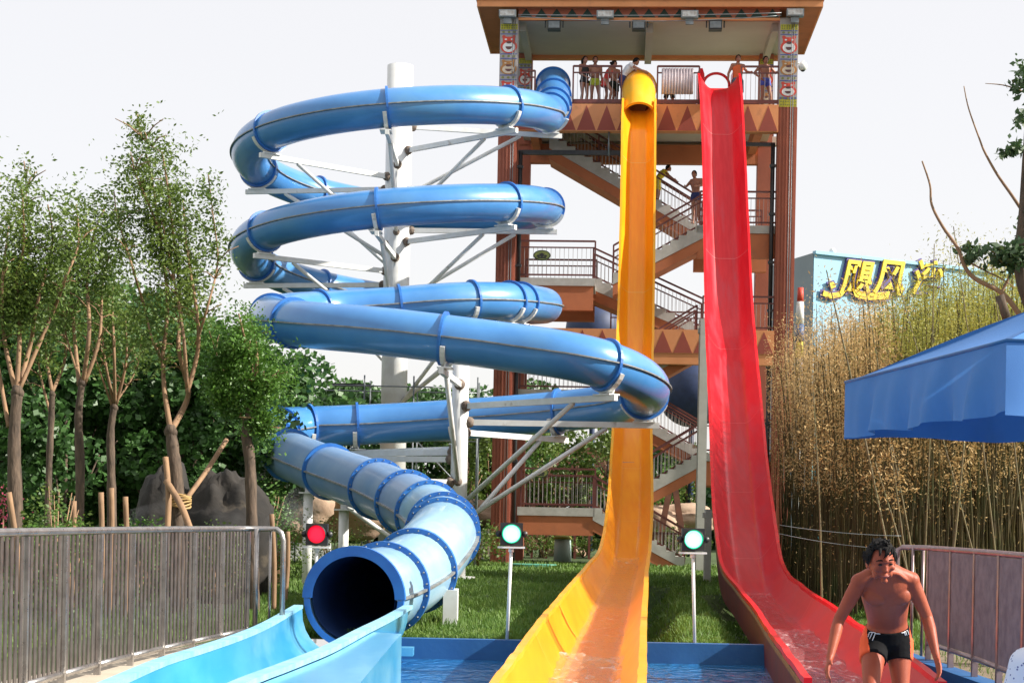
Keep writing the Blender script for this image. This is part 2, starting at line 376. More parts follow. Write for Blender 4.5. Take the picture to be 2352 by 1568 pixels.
# open runout trough
LR = [P(694, 1392, 19.3), P(625, 1432, 16.8), P(560, 1461, 14.6), P(470, 1492, 12.9), P(380, 1521, 11.75), P(268, 1570, 10.2), P(60, 1660, 8.2)]
RR = [P(930, 1392, 19.3), P(880, 1420, 16.6), P(820, 1449, 14.5), P(740, 1490, 12.7), P(645, 1528, 11.4), P(530, 1572, 10.2), P(330, 1670, 8.2)]
LRs = catmull(LR, 6); RRs = catmull(RR, 6)
inner = []; outerr = []; topL = []; topR = []
for k, (a, b_) in enumerate(zip(LRs, RRs)):
    c = (a + b_) / 2; n_ = (b_ - a) / 2; dep = .56 + .0 * k
    row = []; row2 = []
    for i in range(17):
        th = math.pi * i / 16; cx_ = -math.cos(th); sx = math.sin(th) ** .8
        row.append(c + n_ * cx_ - Vector((0, 0, 1)) * sx * dep)
        row2.append(c + n_ * cx_ * 1.07 - Vector((0, 0, 1)) * (sx * (dep + .04) + .01))
    inner.append(row); outerr.append(row2)
mb = MB(); mb.sheet(inner); mb.build('runout_trough', M['cyan'], slide, fixn=False)
mb = MB(); mb.sheet(outerr); mb.build('trough_shell', M['cyan'], slide, fixn=False)
mb = MB()
for R_, sg in ((LRs, -1), (RRs, 1)):
    mb.loft([[q + Vector((sg * -.01, 0, -.02)), q + Vector((sg * .09, 0, -.02)), q + Vector((sg * .09, 0, .018)), q + Vector((sg * -.01, 0, .018))] for q in R_], smooth=False)
mb.build('trough_lip', mat('faded_blue_lip', (.30, .55, .68), (.18, .44, .62), 5, .5, .2), slide)
# thick side wall beside the trough (painted masonry)
mb = MB(); wall = [q for q in RRs if q.y < 14.9]
top = [Vector((q.x + .10, q.y, q.z - .025)) for q in wall]
rows = []
for q in top: rows.append([q, Vector((PX0 + .30 if q.y > 11 else PX0 + .30, q.y, q.z - .01)), Vector((PX0 + .30, q.y, -.62)), Vector((q.x, q.y, -.62))])
mb.loft(rows, smooth=False)
tag(mb.build('lane_wall', M['cyan']), 'pale blue wall along the pool side of the blue slide runout', 'wall')
# saddle supports under the exit
for (px_, py_, Y) in ((1040, 1400, 21.5), (905, 1490, 20.0)):
    q = P(px_, py_, Y); mb = MB()
    base = MB()
# ---------------------------------------------------------------- supports of the tube
def support_column(axis, r, ztop, fl_idx, label, drop=1.9, zlist=None, low=0.0):
    root = empty('support_column', (axis.x, axis.y, low), 0, label, 'support column', 'white steel columns carrying the tube slide')
    mb = MB(); mb.cyl((axis.x, axis.y, low), (axis.x, axis.y, ztop), r, n=32); mb.cyl((axis.x, axis.y, low), (axis.x, axis.y, low + .06), r + .22, n=24)
    mb.build('pole', M['white'], root)
    for j in fl_idx:
        p_, t, n, u = FR[j]
        d = Vector((p_.x - axis.x, p_.y - axis.y, 0)); L = d.length; d.normalize()
        z = p_.z - TR - .19
        A = Vector((axis.x, axis.y, z)) + d * (r - .02); B = Vector((axis.x, axis.y, z)) + d * (L + .35)
        mb = MB(); mb.beam(A, B, .10, .13); arm = mb.build('arm', M['white'], root)
        mb = MB(); mb.ball(A + d * .04, .13, 8, 6); mb.build('joint', M['rust'], arm)
        Cc = Vector((axis.x, axis.y, z - .07)) + d * (L * .80); D = Vector((axis.x, axis.y, z - drop)) + d * (r - .02)
        mb = MB(); mb.cyl(Cc, D, .055, n=8); br = mb.build('brace', M['white'], root)
        mb = MB(); mb.ball(D, .10, 8, 6); mb.build('joint', M['rust'], br)
        # cradle: arc under the tube + pedestal
        mb = MB(); rows = []
        for k in range(13):
            a = math.pi * (1.12 + .76 * k / 12); dd = n * math.cos(a) + u * math.sin(a)
            rows.append([p_ + dd * (TR + .004) - t * .05 + t * .09, p_ + dd * (TR + .085) - t * .05 + t * .09, p_ + dd * (TR + .085) + t * .05 + t * .09, p_ + dd * (TR + .004) + t * .05 + t * .09])
        mb.loft(rows, smooth=False)
        for s in (-.16, .16): mb.beam(p_ + d * s + Vector((0, 0, -TR + .02)) + t * .09, Vector((p_.x, p_.y, z + .06)) + d * s + t * .04, .10, .03)
        mb.box(Vector((p_.x, p_.y, z + .08)) + t * .05, (.5, .3, .03), Matrix.Rotation(math.atan2(d.y, d.x), 3, 'Z'))
        mb.build('cradle', M['white'], arm)
    return root
def near_axis(ax, idx, rmax): return [j for j in idx if (Vector((FR[j][0].x - ax.x, FR[j][0].y - ax.y)).length < rmax)]
top_j = [j for j in FL[3:20]]
c1 = support_column(AX, .37, EYE + 12.78, near_axis(AX, top_j, 4.6), 'tall thick white steel column in the middle of the upper blue spirals')
AX2 = P(1056, 990, 39.6); AX2.z = 0
c2 = support_column(AX2, .19, P(1062, 800, 39.6).z, near_axis(AX2, FL[24:33], 6.6), 'slimmer white column with rusty joints inside the lowest blue spiral', drop=2.2)
# short columns under the last run
for (px_, y_, Y, lab) in ((708, 1133, 34.6, 'short white post under the blue tube behind the red signal light'), (790, 1172, 32.4, 'short white post under the blue tube right of the red signal light')):
    q = P(px_, y_, Y); root = empty('support_post', (q.x, q.y, 0), 0, lab, 'support post', 'short white posts under the tube')
    mb = MB(); mb.cyl((q.x, q.y, 0), (q.x, q.y, q.z), .095, n=16); mb.build('pole', M['white'], root)
    mb = MB(); mb.box((q.x, q.y, q.z + .015), (.34, .34, .03))
    j = min(FL, key=lambda j: (FR[j][0].x - q.x) ** 2 + (FR[j][0].y - q.y) ** 2 + (0 if FR[j][0].y < 37 else 99))
    mb.box((q.x, q.y, q.z + .07), (.12, .12, .08)); mb.build('bracket', M['white'], root)
# low saddles near the mouth, standing in and by the pool
for (px_, py_, Y, w_, lab) in ((1035, 1415, 22.6, .16, 'white slab foot under the blue tube on the lawn'),):
    q = P(px_, py_, Y); root = MB(); root.bb(q.x - .09, q.x + .09, q.y - .3, q.y + .3, 0, P(1030, 1352, Y).z)
    tag(root.build('slide_footing', M['white']), lab, 'footing')
for (px_, py_, Y, lab) in ((925, 1485, 19.1, 'pale blue bracket under the tube mouth, upper one'), (885, 1520, 17.6, 'pale blue ledge under the tube mouth at the water'), (862, 1556, 15.6, 'pale blue ledge beside the lane wall, lowest at the water')):
    q = P(px_, py_, Y); mb = MB(); mb.bb(q.x - .42, q.x + .12, q.y - .12, q.y + .12, q.z - .09, q.z); mb.bb(q.x - .36, q.x - .2, q.y - .1, q.y + .1, -.62, q.z - .092)
    tag(mb.build('slide_bracket', M['cyan']), lab, 'bracket', 'painted brackets under the tube mouth')

# ================================================================ OPEN SPEED SLIDES
def trough(name, label, keys_, half, depth, m_in, m_lip, m_out, seams, lane=True, flat=.5, lipw=.05, water_from=None):
    root = empty(name, keys_[-1][:2] + (0,), 0, label, 'water slide')
    pth = catmull([k[:3] for k in keys_], 10)
    hw = [v.x for v in catmull([(k[3], 0, 0) for k in keys_], 10)]
    dp = [v.x for v in catmull([(k[4], 0, 0) for k in keys_], 10)]
    F = frames(pth)
    prof = []
    def prow(i, off=0., nseg=20):
        p_, t, n, u = F[i]; r = []; w_ = hw[i]; d_ = dp[i]
        for k in range(nseg + 1):
            s = -1 + 2 * k / nseg; x = s; a = abs(s)
            if a < flat: z = 0
            else: z = ((a - flat) / (1 - flat)) ** 1.9
            xx = math.copysign(min(1, a * 1.0), s)
            wv = (1 - .10 * (1 - z)) if a > flat else .90
            r.append(p_ + n * xx * w_ * wv * (1 + off / w_) + u * (z * d_ - off))
        return r
    mb = MB(); mb.sheet([prow(i) for i in range(len(F))]); mb.build('channel', m_in, root, fixn=False)
    mb = MB(); mb.sheet([prow(i, .035) for i in range(len(F))]); mb.build('shell', m_out, root, fixn=False)
    for sg in (-1, 1):
        mb = MB(); rows = []
        for i, (p_, t, n, u) in enumerate(F):
            e = p_ + n * sg * hw[i] + u * (dp[i] + .014 * noise.noise(Vector((i // 3 * 1.7, sg * 5., hw[0] * 9)))) + n * sg * .012 * noise.noise(Vector((i // 2 * 2.3, sg * 3., 1)))
            rows.append([e - n * sg * .015 - u * .03, e + n * sg * lipw - u * .03, e + n * sg * lipw + u * .02, e - n * sg * .015 + u * .02])
        mb.loft(rows, smooth=False); mb.build('lip', m_lip, root)
    # seams across the channel
    Ls = [0]
    for i in range(1, len(pth)): Ls.append(Ls[-1] + (pth[i] - pth[i - 1]).length)
    nxt = 2.2
    for i in range(1, len(pth) - 1):
        if Ls[i] >= nxt:
            nxt += seams; p_, t, n, u = F[i]; r = prow(i, -.006); mb = MB()
            mb.sheet([[q - t * .008 for q in r], [q + t * .008 for q in r]]); mb.build('joint_seam', M['seamy' if m_in is M['yellowin'] else 'seamr'], root, fixn=False)
    return root, F, hw, dp, prow
Yk = []
for (cx_, cy_, Y, hw_, d_) in [(1467, 255, 52.9, .47, .42), (1467, 275, 52.6, .47, .42), (1466, 350, 51.8, .47, .42), (1461, 700, 50.2, .48, .42), (1457, 850, 48.3, .48, .42), (1452, 1000, 45.9, .48, .42), (1449, 1120, 43.1, .49, .42), (1446, 1205, 40, .49, .42)]:
    q = P(cx_, cy_, Y); Yk.append((q.x, q.y, q.z, hw_, d_))
for (cx_, cy_, Y, hw_, d_) in [(1437, 1255, 36.2, .49, .42), (1417, 1302, 29.3, .49, .43), (1396, 1350, 23.2, .49, .44), (1373, 1400, 19.0, .49, .44), (1352, 1450, 16.2, .49, .44), (1334, 1500, 14.2, .49, .44), (1307, 1568, 12.2, .49, .44), (1262, 1680, 10.1, .49, .44)]:
    q = P(cx_, cy_, Y); Yk.append((q.x, q.y, q.z - d_, hw_, d_))
ysl, YF, yhw, ydp, yrow = trough('speed_slide', 'steep yellow open speed slide with a covered top, left of the red one', Yk, .5, .42, M['yellowin'], M['yellow'], M['yellow'], 4.1, flat=.45)
# hood over its top
hood = [P(1467, 203, 54.9), P(1467, 203, 54.2), P(1467, 214, 53.6), P(1467, 242, 53.05), P(1467, 270, 52.6)]
hood = catmull([q + Vector((0, 0, .0)) for q in hood], 6)
mb = MB(); mb2 = MB()
HF = frames(hood)
mb.loft([ring(f, .52, 28) for f in HF], closed_ends=False); mb.build('hood', M['yellow'], ysl)
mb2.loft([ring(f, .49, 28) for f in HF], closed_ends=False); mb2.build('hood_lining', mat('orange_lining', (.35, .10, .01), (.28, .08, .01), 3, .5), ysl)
mb = MB(); p_, t, n, u = HF[-1]
rows = [ring((p_ + t * s, t, n, u), r, 28) for s, r in ((-.03, .49), (.012, .485), (.012, .56), (-.03, .56))]; rows.append(rows[0]); mb.loft(rows, closed_ends=False, smooth=False); mb.build('hood_rim', M['yellow'], ysl)
mb = MB(); p_, t, n, u = HF[4]
rows = [ring((p_ + t * s, t, n, u), r, 28) for s, r in ((-.03, .52), (-.03, .57), (.03, .57), (.03, .52))]; mb.loft(rows, closed_ends=False, smooth=False); mb.build('hood_rim', M['yellow'], ysl)
Rk = []
for (cx_, cy_, Y, hw_, d_) in [(1650, 203, 53.4, .60, .46), (1652, 225, 52.9, .60, .46), (1658, 330, 51.7, .59, .44), (1671, 700, 48.6, .62, .44), (1680, 850, 45.6, .62, .44), (1690, 1000, 42.0, .61, .44), (1698, 1120, 39.0, .60, .44), (1706, 1215, 36.2, .59, .45)]:
    q = P(cx_, cy_, Y); Rk.append((q.x, q.y, q.z, hw_, d_))
for (cx_, cy_, Y, hw_, d_) in [(1727, 1293, 32.6, .55, .45), (1768, 1345, 27.8, .51, .46), (1828, 1398, 22.4, .50, .46), (1877, 1446, 18.9, .50, .46), (1942, 1502, 15.6, .50, .46), (2010, 1566, 13.5, .50, .46)]:
    q = P(cx_, cy_, Y); Rk.append((q.x, q.y, q.z - d_, hw_, d_))
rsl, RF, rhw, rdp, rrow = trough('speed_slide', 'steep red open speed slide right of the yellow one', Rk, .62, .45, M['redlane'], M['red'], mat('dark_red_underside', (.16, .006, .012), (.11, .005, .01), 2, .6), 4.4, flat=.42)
# red horns and hoop at the entry
mb = MB()
for sg, px_ in ((-1, 1610), (1, 1690)):
    mb = MB()
    q0 = P(px_, 160, 54.2); q1 = P(px_ + 2, 240, 53.6)
    n_ = Vector((1, 0, 0))
    poly = [P(px_ - 7, 165, 54.2), P(px_ - 3, 157, 54.2), P(px_ + 4, 157, 54.2), P(px_ + 8, 170, 54.2), P(px_ + 12, 245, 53.7), P(px_ - 8, 245, 53.7)]
    mb.prism(poly, (0, .5, 0)); mb.build('side_horn', M['red'], rsl)
mb = MB(); pts = []
for k in range(20):
    a = math.pi * (-.05 + 1.1 * k / 19); pts.append(P(1645 - 30 * math.cos(a), 196 - 27 * math.sin(a), 54.6))
mb.tube(pts, .045, 8); mb.build('entry_hoop', M['red'], rsl)
# thin water sheets running in both slides
def stream(F, hw, prow, i0, root, m, name='flowing_water', wz=.03, spread=.55):
    mb = MB(); rows = []
    for i in range(i0, len(F)):
        p_, t, n, u = F[i]; r = []
        for k in range(15):
            s = -1 + 2 * k / 14; q = p_ + n * s * hw[i] * spread + u * (wz + .014 * noise.noise(Vector((s * 4, i * .9, 3))) + .012 * noise.noise(Vector((s * 9, i * 2.3, 8))))
            r.append(q)
        rows.append(r)
    if name != 'flowing_water':
        rows = [[q + Vector((0, 0, .05 * noise.noise(q * 3.0) + .03 * noise.noise(q * 8.0))) for q in r] for r in rows]
    mb.sheet(rows); return tag(mb.build(name, m, root, fixn=False), kind=None)
def wet(name, col, alpha, foam):
    m = bpy.data.materials.new(name); m.use_nodes = True; nt = m.node_tree; b = nt.nodes['Principled BSDF']
    b.inputs['Roughness'].default_value = .06; b.inputs['Specular IOR Level'].default_value = .9
    tc = nt.nodes.new('ShaderNodeTexCoord'); mp = nt.nodes.new('ShaderNodeMapping'); mp.inputs['Scale'].default_value = (3, 1.6, 3)
    n1 = nt.nodes.new('ShaderNodeTexNoise'); n1.inputs['Scale'].default_value = 3.2; n1.inputs['Detail'].default_value = 6; n1.inputs['Distortion'].default_value = 1.0
    nt.links.new(tc.outputs['Object'], mp.inputs[0]); nt.links.new(mp.outputs[0], n1.inputs[0])
    mr = nt.nodes.new('ShaderNodeMapRange'); mr.inputs[1].default_value = .54; mr.inputs[2].default_value = .68; mr.inputs[3].default_value = alpha; mr.inputs[4].default_value = min(1, alpha + foam)
    nt.links.new(n1.outputs[0], mr.inputs[0]); nt.links.new(mr.outputs[0], b.inputs['Alpha'])
    mx = nt.nodes.new('ShaderNodeMix'); mx.data_type = 'RGBA'; nt.links.new(mr.outputs[0], mx.inputs[0]); mx.inputs[6].default_value = tuple(col) + (1,); mx.inputs[7].default_value = (.85, .80, .80, 1)
    nt.links.new(mx.outputs[2], b.inputs['Base Color'])
    bp = nt.nodes.new('ShaderNodeBump'); bp.inputs['Strength'].default_value = .8; bp.inputs['Distance'].default_value = .05
    nt.links.new(n1.outputs[0], bp.inputs['Height']); nt.links.new(bp.outputs[0], b.inputs['Normal']); return m
stream(YF, yhw, yrow, 78, ysl, wet('yellow_lane_water', (.75, .45, .15), .22, .30), wz=.035, spread=.62)
stream(RF, rhw, rrow, 82, rsl, wet('red_lane_water', (.60, .12, .14), .18, .45), wz=.05, spread=.64)
stream(RF, rhw, rrow, len(RF) - 34, rsl, wet('red_lane_foam', (.62, .08, .10), .35, .6), 'churning_water', .10, .78)
stream(YF, yhw, yrow, len(YF) - 36, ysl, wet('yellow_lane_foam', (.85, .50, .16), .25, .5), 'churning_water', .09, .74)
mb = MB(); rows = []
for i in range(68, len(RF)):
    p_, t, n, u = RF[i]; e = p_ + n * (rhw[i] + .045) + u * (rdp[i] - .03); k = min(1, (i - 68) / 10); rows.append([e, e - Vector((0, 0, .06)), e - n * .02 - Vector((0, 0, .06 + .44 * k)), e - n * .06 - Vector((0, 0, .06 + .44 * k)), e - n * .06])
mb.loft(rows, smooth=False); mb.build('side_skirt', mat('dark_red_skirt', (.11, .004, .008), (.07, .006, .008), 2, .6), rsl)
mb = MB(); rows = []
for i in range(68, len(RF)):
    p_, t, n, u = RF[i]; e = p_ + n * (rhw[i] + .056) + u * (rdp[i] - .035); rows.append([e, e - n * .009, e - n * .009 - Vector((0, 0, .05)), e - Vector((0, 0, .05))])
mb.loft(rows, smooth=False); mb.build('timber_edge', mat('weathered_batten', (.28, .15, .05), (.16, .10, .04), 6, .8), rsl)
# grey post that carries the red slide
q0 = P(1612, 1300, 41); q1 = P(1618, 745, 49.8)
mb = MB(); mb.bb(q1.x - .12, q1.x + .12, 49.7, 50.1, 0, EYE + 5.8)
mb.bb(q1.x - .16, q1.x + .9, 49.75, 50.05, EYE + 5.4, EYE + 5.55)
tag(mb.build('slide_post', mat('grey_post', (.42, .42, .38), (.36, .36, .32), 3, .7), origin=(q1.x, 49.9, 0)), 'square pale grey post behind the red slide', 'post', 'grey posts carrying the speed slides')
q1 = P(1625, 1290, 40.6)
mb = MB(); mb.bb(q1.x - .07, q1.x + .07, 40.5, 40.8, 0, EYE + .3); mb.bb(q1.x - .12, q1.x + .9, 40.55, 40.75, EYE + .1, EYE + .22)
tag(mb.build('slide_post', M['concrete'], origin=(q1.x, 40.6, 0)), 'low pale post at the foot of the red slide', 'post', 'grey posts carrying the speed slides')
q1 = P(1455, 1180, 42.4)
mb = MB(); mb.bb(q1.x - .15, q1.x + .15, 44.6, 44.9, 0, EYE + 1.5)
tag(mb.build('slide_post', M['concrete'], origin=(q1.x, 44.7, 0)), 'pale post hidden behind the yellow slide', 'post', 'grey posts carrying the speed slides')
for Y_, px_ in ((31.5, 1392), (24, 1352)):
    pass
# ================================================================ TOWER
TA = math.radians(3.6)
TO = Vector((P(1137, 640, 53.8).x, 53.8, 0)); TO.x = -.655
tex_, tey_ = Vector((math.cos(TA), -math.sin(TA), 0)), Vector((math.sin(TA), math.cos(TA), 0))
tower = empty('slide_tower', TO, -TA, 'tall terracotta open stair tower with hipped roof and triangle friezes', 'tower')
def TW(px, py, ly=0.):
    "tower-local x, z of a photo point lying at local depth ly"
    o = Vector((0, 0, EYE)); d = P(px, py, 1.0) - o
    t = ((TO + tey_ * ly) - o).dot(tey_) / d.dot(tey_)
    h = o + d * t - TO
    return h.dot(tex_), h.z
def TL(lx, ly, z): return TO + tex_ * lx + tey_ * ly + Vector((0, 0, z))
def tb(mb, name, m, parent=None): return mb.build(name, m, parent or tower, local=True)
W = TW(1834, 60)[0]           # overall width
DEP = 4.6
CW = .56
zdeck = TW(1500, 240)[1]; zdb = TW(1500, 302)[1]; zceil = TW(1500, 43)[1]; zbt = TW(1500, 17)[1]
# columns: front pair fluted with totem paintings at the top, rear pair plain
def column(x0, y0, z0, z1, name='column'):
    mb = MB(); mb.bb(x0, x0 + CW, y0, y0 + CW, z0, z1)
    o = tb(mb, name, M['terra'])
    mb = MB()
    for k in range(5): mb.bb(x0 + .05 + k * .105, x0 + .10 + k * .105, y0 - .025, y0, z0, z1)
    for k in range(5): mb.bb(x0 + CW, x0 + CW + .02, y0 + .05 + k * .105, y0 + .10 + k * .105, z0, z1)
    tb(mb, 'fluting', M['terra'], o)
    return o
zt0 = TW(1810, 246)[1]
for x0 in (0, W - CW):
    column(x0, 0, 0, zt0)
    mb = MB(); mb.bb(x0, x0 + CW, 0, CW, zt0, zceil); tb(mb, 'column_top', mat('grey_painted_post', (.42, .38, .36), (.36, .33, .32), 3, .8))
for x0 in (.32, W - CW - .30):
    mb = MB(); mb.bb(x0, x0 + CW - .1, DEP - CW, DEP, 0, zceil); tb(mb, 'column', M['terra'])
# totem paintings, thin relief panels in front of the column tops
cY = mat('yellow_band_paint', (.55, .50, .04), (.38, .34, .03), 12, .7); cR = mat('totem_red', (.60, .06, .035), None, rough=.6); cW = mat('totem_white', (.75, .75, .74), None, rough=.6)
cB = mat('totem_brown', (.42, .19, .06), None, rough=.6); cD = mat('totem_dark', (.13, .05, .05), None, rough=.6); cG = mat('totem_grey', (.40, .37, .35), (.32, .30, .30), 6, .7); cV = mat('totem_blue_line', (.08, .10, .32), None, rough=.6)
cC = mat('totem_cream', (.62, .50, .38), None, rough=.6); cO = mat('totem_olive', (.20, .20, .06), None, rough=.6)
def disc(mb, cx, cz, rx, rz, y, mi, n=18, a0=0, a1=2 * math.pi, th=.012):
    pts = [(cx + rx * math.cos(a0 + (a1 - a0) * k / n), y, cz + rz * math.sin(a0 + (a1 - a0) * k / n)) for k in range(n + (0 if a1 - a0 > 6.2 else 1))]
    mb.prism(pts, (0, -th, 0), mi)
def totem(x0, wdt, ztop, zbot, yf, fluted=True):
    mb = MB(); mats = [cY, cR, cW, cB, cD, cG, cV, cC, cO]
    H = ztop - zbot; cx = x0 + wdt / 2; X0 = x0 + .02; X1 = x0 + wdt - .02
    def band(f0, f1, mi, th=.02): mb.bb(X0, X1, yf - th, yf, ztop - H * f1, ztop - H * f0, mi)
    seq = [('y', 0, .07), ('g', .07, .13), ('r', .13, .36), ('g', .36, .43), ('b', .43, .62), ('g', .62, .69), ('r', .69, .88), ('g', .88, .91), ('y', .91, 1.0)]
    for k, a, b_ in seq:
        if k == 'y':
            band(a, b_, 0)
            for i in range(7):
                for j in range(2): disc(mb, X0 + .05 + i * (wdt - .12) / 6, ztop - H * (a + (b_ - a) * (.3 + .4 * j)), .022, .03, yf - .02, 8, 6, th=.006)
        elif k == 'g':
            band(a, b_, 5)
            mb.bb(X0, X1, yf - .028, yf - .02, ztop - H * a - .03, ztop - H * a - .005, 6); mb.bb(X0, X1, yf - .028, yf - .02, ztop - H * b_ + .005, ztop - H * b_ + .03, 6)
            for i in range(3): disc(mb, X0 + .09 + i * (wdt - .22) / 2, ztop - H * (a + b_) / 2, .045, .035, yf - .02, 8, 8, th=.01)
        else:
            band(a, b_, 5, .018); mi = 1 if k == 'r' else 3; mz = 2 if k == 'r' else 7
            zt, zb = ztop - H * a, ztop - H * b_; hh = zt - zb
            disc(mb, cx, zb + hh * .36, wdt * .46, hh * .36, yf - .018, mi, 18, th=.012)
            mb.bb(cx - wdt * .33, cx + wdt * .33, yf - .029, yf - .018, zb + hh * .4, zt - hh * .12, mi)
            for s in (-1, 1):
                disc(mb, cx + s * wdt * .28, zt - hh * .12, wdt * .10, hh * .09, yf - .018, mi, 10, th=.0105)
                disc(mb, cx + s * wdt * .17, zb + hh * .74, wdt * .07, hh * .045, yf - .03, mz, 8, th=.008)
            disc(mb, cx, zb + hh * .33, wdt * .34, hh * .27, yf - .03, mz, 18, th=.008)
            disc(mb, cx, zb + hh * .58, wdt * .15, hh * .07, yf - .038, 4, 10, th=.008)
            disc(mb, cx, zb + hh * .36, wdt * .18, hh * .16, yf - .038, 4, 12, math.pi, 2 * math.pi, th=.008)
    return mb
tb(totem(0, CW, zceil - .18, zt0, -.002), 'totem_painting', [cY, cR, cW, cB, cD, cG, cV, cC, cO])
tb(totem(W - CW, CW, zceil - .18, zt0, -.002), 'totem_painting', [cY, cR, cW, cB, cD, cG, cV, cC, cO])
zr1 = TW(1190, 135, DEP - CW)[1]
tb(totem(.32, CW - .1, zr1, zdeck, DEP - CW - .002), 'totem_painting', [cY, cR, cW, cB, cD, cG, cV, cC, cO])
tb(totem(W - CW - .30, CW - .1, zr1, zdeck, DEP - CW - .002), 'totem_painting', [cY, cR, cW, cB, cD, cG, cV, cC, cO])
# cable conduits on the front columns
for x0 in (.40, W - .20):
    mb = MB()
    for s in (0, .07): mb.cyl((x0 + s, -.06, 0), (x0 + s, -.06, zceil), .010, n=6)
    tb(mb, 'conduit', M['greymetal'])
for x0, za, zb_ in ((CW + .13, TW(1190, 648)[1], TW(1190, 345)[1]), (W - CW - .12, TW(1775, 770)[1], TW(1775, 325)[1]), (CW + .13, .1, TW(1190, 655)[1] - .4), (W - CW - .12, .1, TW(1775, 780)[1])):
    mb = MB(); mb.cyl((x0, .25, za), (x0, .25, zb_), .065, n=10)
    for k in range(4): zz = za + (zb_ - za) * (k + .5) / 4; mb.bb(x0 - .09, x0 + .09, .17, .33, zz, zz + .08)
    tb(mb, 'drain_pipe', M['black'])
# frieze beams with triangles
def frieze(z0, z1, xa, xb, y0, y1, n, base, tri, up=True, strip=None, phase=0):
    mb = MB(); mb.bb(xa, xb, y0, y1, z0, z1); o = tb(mb, 'beam', base)
    mb = MB(); wd = (xb - xa) / n
    for k in range(n):
        a = xa + (k + phase) * wd
        if a + wd > xb + .01: continue
        h0, h1 = z0 + .02 + (strip or 0), z1 - .04
        mb.prism([(a + .02, y0, h0), (a + wd - .02, y0, h0), (a + wd / 2, y0, h1)], (0, -.006, 0))
    tb(mb, 'triangle_frieze', tri, o); return o
BX0, BX1 = CW, W - CW
frieze(zceil, zbt, CW, W - CW, .02, .3, 17, M['terra'], M['dgreen'])
mb = MB(); mb.bb(CW, W - CW, -.02, .02, zceil - .06, zceil + .02); tb(mb, 'beam_trim', M['terral'])
frieze(zdb, zdeck, CW, W - CW, -.04, .3, 13, M['terral'], M['terrad'])
mb = MB(); mb.bb(0, W, DEP - .3, DEP, zceil, zceil + .5); mb.bb(.1, W - .1, DEP - .25, DEP - .02, zceil - .10, zceil); tb(mb, 'rear_beam', M['terral'])
# ceiling and roof
mb = MB(); mb.bb(.05, W - .05, .3, DEP - .3, zceil + .02, zceil + .12); cl = tb(mb, 'ceiling', M['ceil'])
xr = TW(1490, 80, 2)[0]
for xa_, xb_, dz_ in ((xr - .10, xr + .12, .28), (CW, CW + .2, .24), (W - CW - .2, W - CW, .24)): mb = MB(); mb.bb(xa_, xb_, CW, DEP - .3, zceil - dz_, zceil + .02); tb(mb, 'ceiling_beam', M['ceil'], cl)
OV = .66; zf0 = TW(1500, 16, -.25)[1]; zf1 = TW(1500, 1, -.25)[1]
rf = MB()
x0, x1, y0, y1 = -OV, W + OV, -.22, DEP + .55
rf.bb(x0, x1, y0, y1, zf0 + .02, zf0 + .06)
soffit = tb(rf, 'soffit', M['terram'])
mb = MB()
for (a, b_, c, d) in ((x0, x1, y0 - .05, y0), (x0, x1, y1, y1 + .05), (x0 - .05, x0, y0 - .05, y1 + .05), (x1, x1 + .05, y0 - .05, y1 + .05)): mb.bb(a, b_, c, d, zf0, zf1)
tb(mb, 'fascia', M['terral'], soffit)
mb = MB(); zr = zf1 + 2.6
e = [(x0 - .08, y0 - .1, zf1), (x1 + .08, y0 - .1, zf1), (x1 + .08, y1 + .1, zf1), (x0 - .08, y1 + .1, zf1), (x0 + 3, (y0 + y1) / 2, zr), (x1 - 3, (y0 + y1) / 2, zr)]
mb.add(e, [(0, 1, 5, 4), (2, 3, 4, 5), (1, 2, 5), (3, 0, 4), (0, 3, 2, 1)]); tb(mb, 'roof', M['terrad'])
# upper deck
mb = MB(); mb.bb(CW, W - CW, .3, DEP - .3, zdeck - .25, zdeck - .02); mb.bb(0, W, DEP - .3, DEP, zdeck - .3, zdeck - .02); dk = tb(mb, 'deck_slab', M['ceil'])
zb2 = TW(1500, 379, DEP - .3)[1]; zb3 = TW(1500, 341, DEP - .3)[1]
mb = MB(); mb.bb(.4, W - .4, DEP - .55, DEP - .25, zb2, zb3); mb.bb(.4, W - .4, DEP - .56, DEP - .24, zb3, zb3 + .07); tb(mb, 'deck_beam', M['terram'])
for a in (.9, W - 1.2):
    mb = MB(); mb.bb(a, a + .25, .3, DEP - .56, zdb + .15, zdeck - .25); tb(mb, 'deck_beam', M['terram'])
mb = MB(); zz = TW(1300, 351, .4)[1]; mb.bb(CW + .05, TW(1425, 351)[0], .34, .46, zz - .07, zz + .07); zz = TW(1750, 332, .4)[1]; mb.bb(TW(1700, 330)[0], W - CW - .05, .34, .46, zz - .05, zz + .05); tb(mb, 'drain_pipe', M['black'])
def pip(px, y0_, y1_):
    a, z1_ = TW(px, y0_, .1); _, z0_ = TW(px, y1_, .1); mb = MB(); mb.cyl((a, .1, z0_), (a, .1, z1_), .03, n=6); tb(mb, 'hanging_pipe', M['greymetal'])
pip(1399, 302, 358)
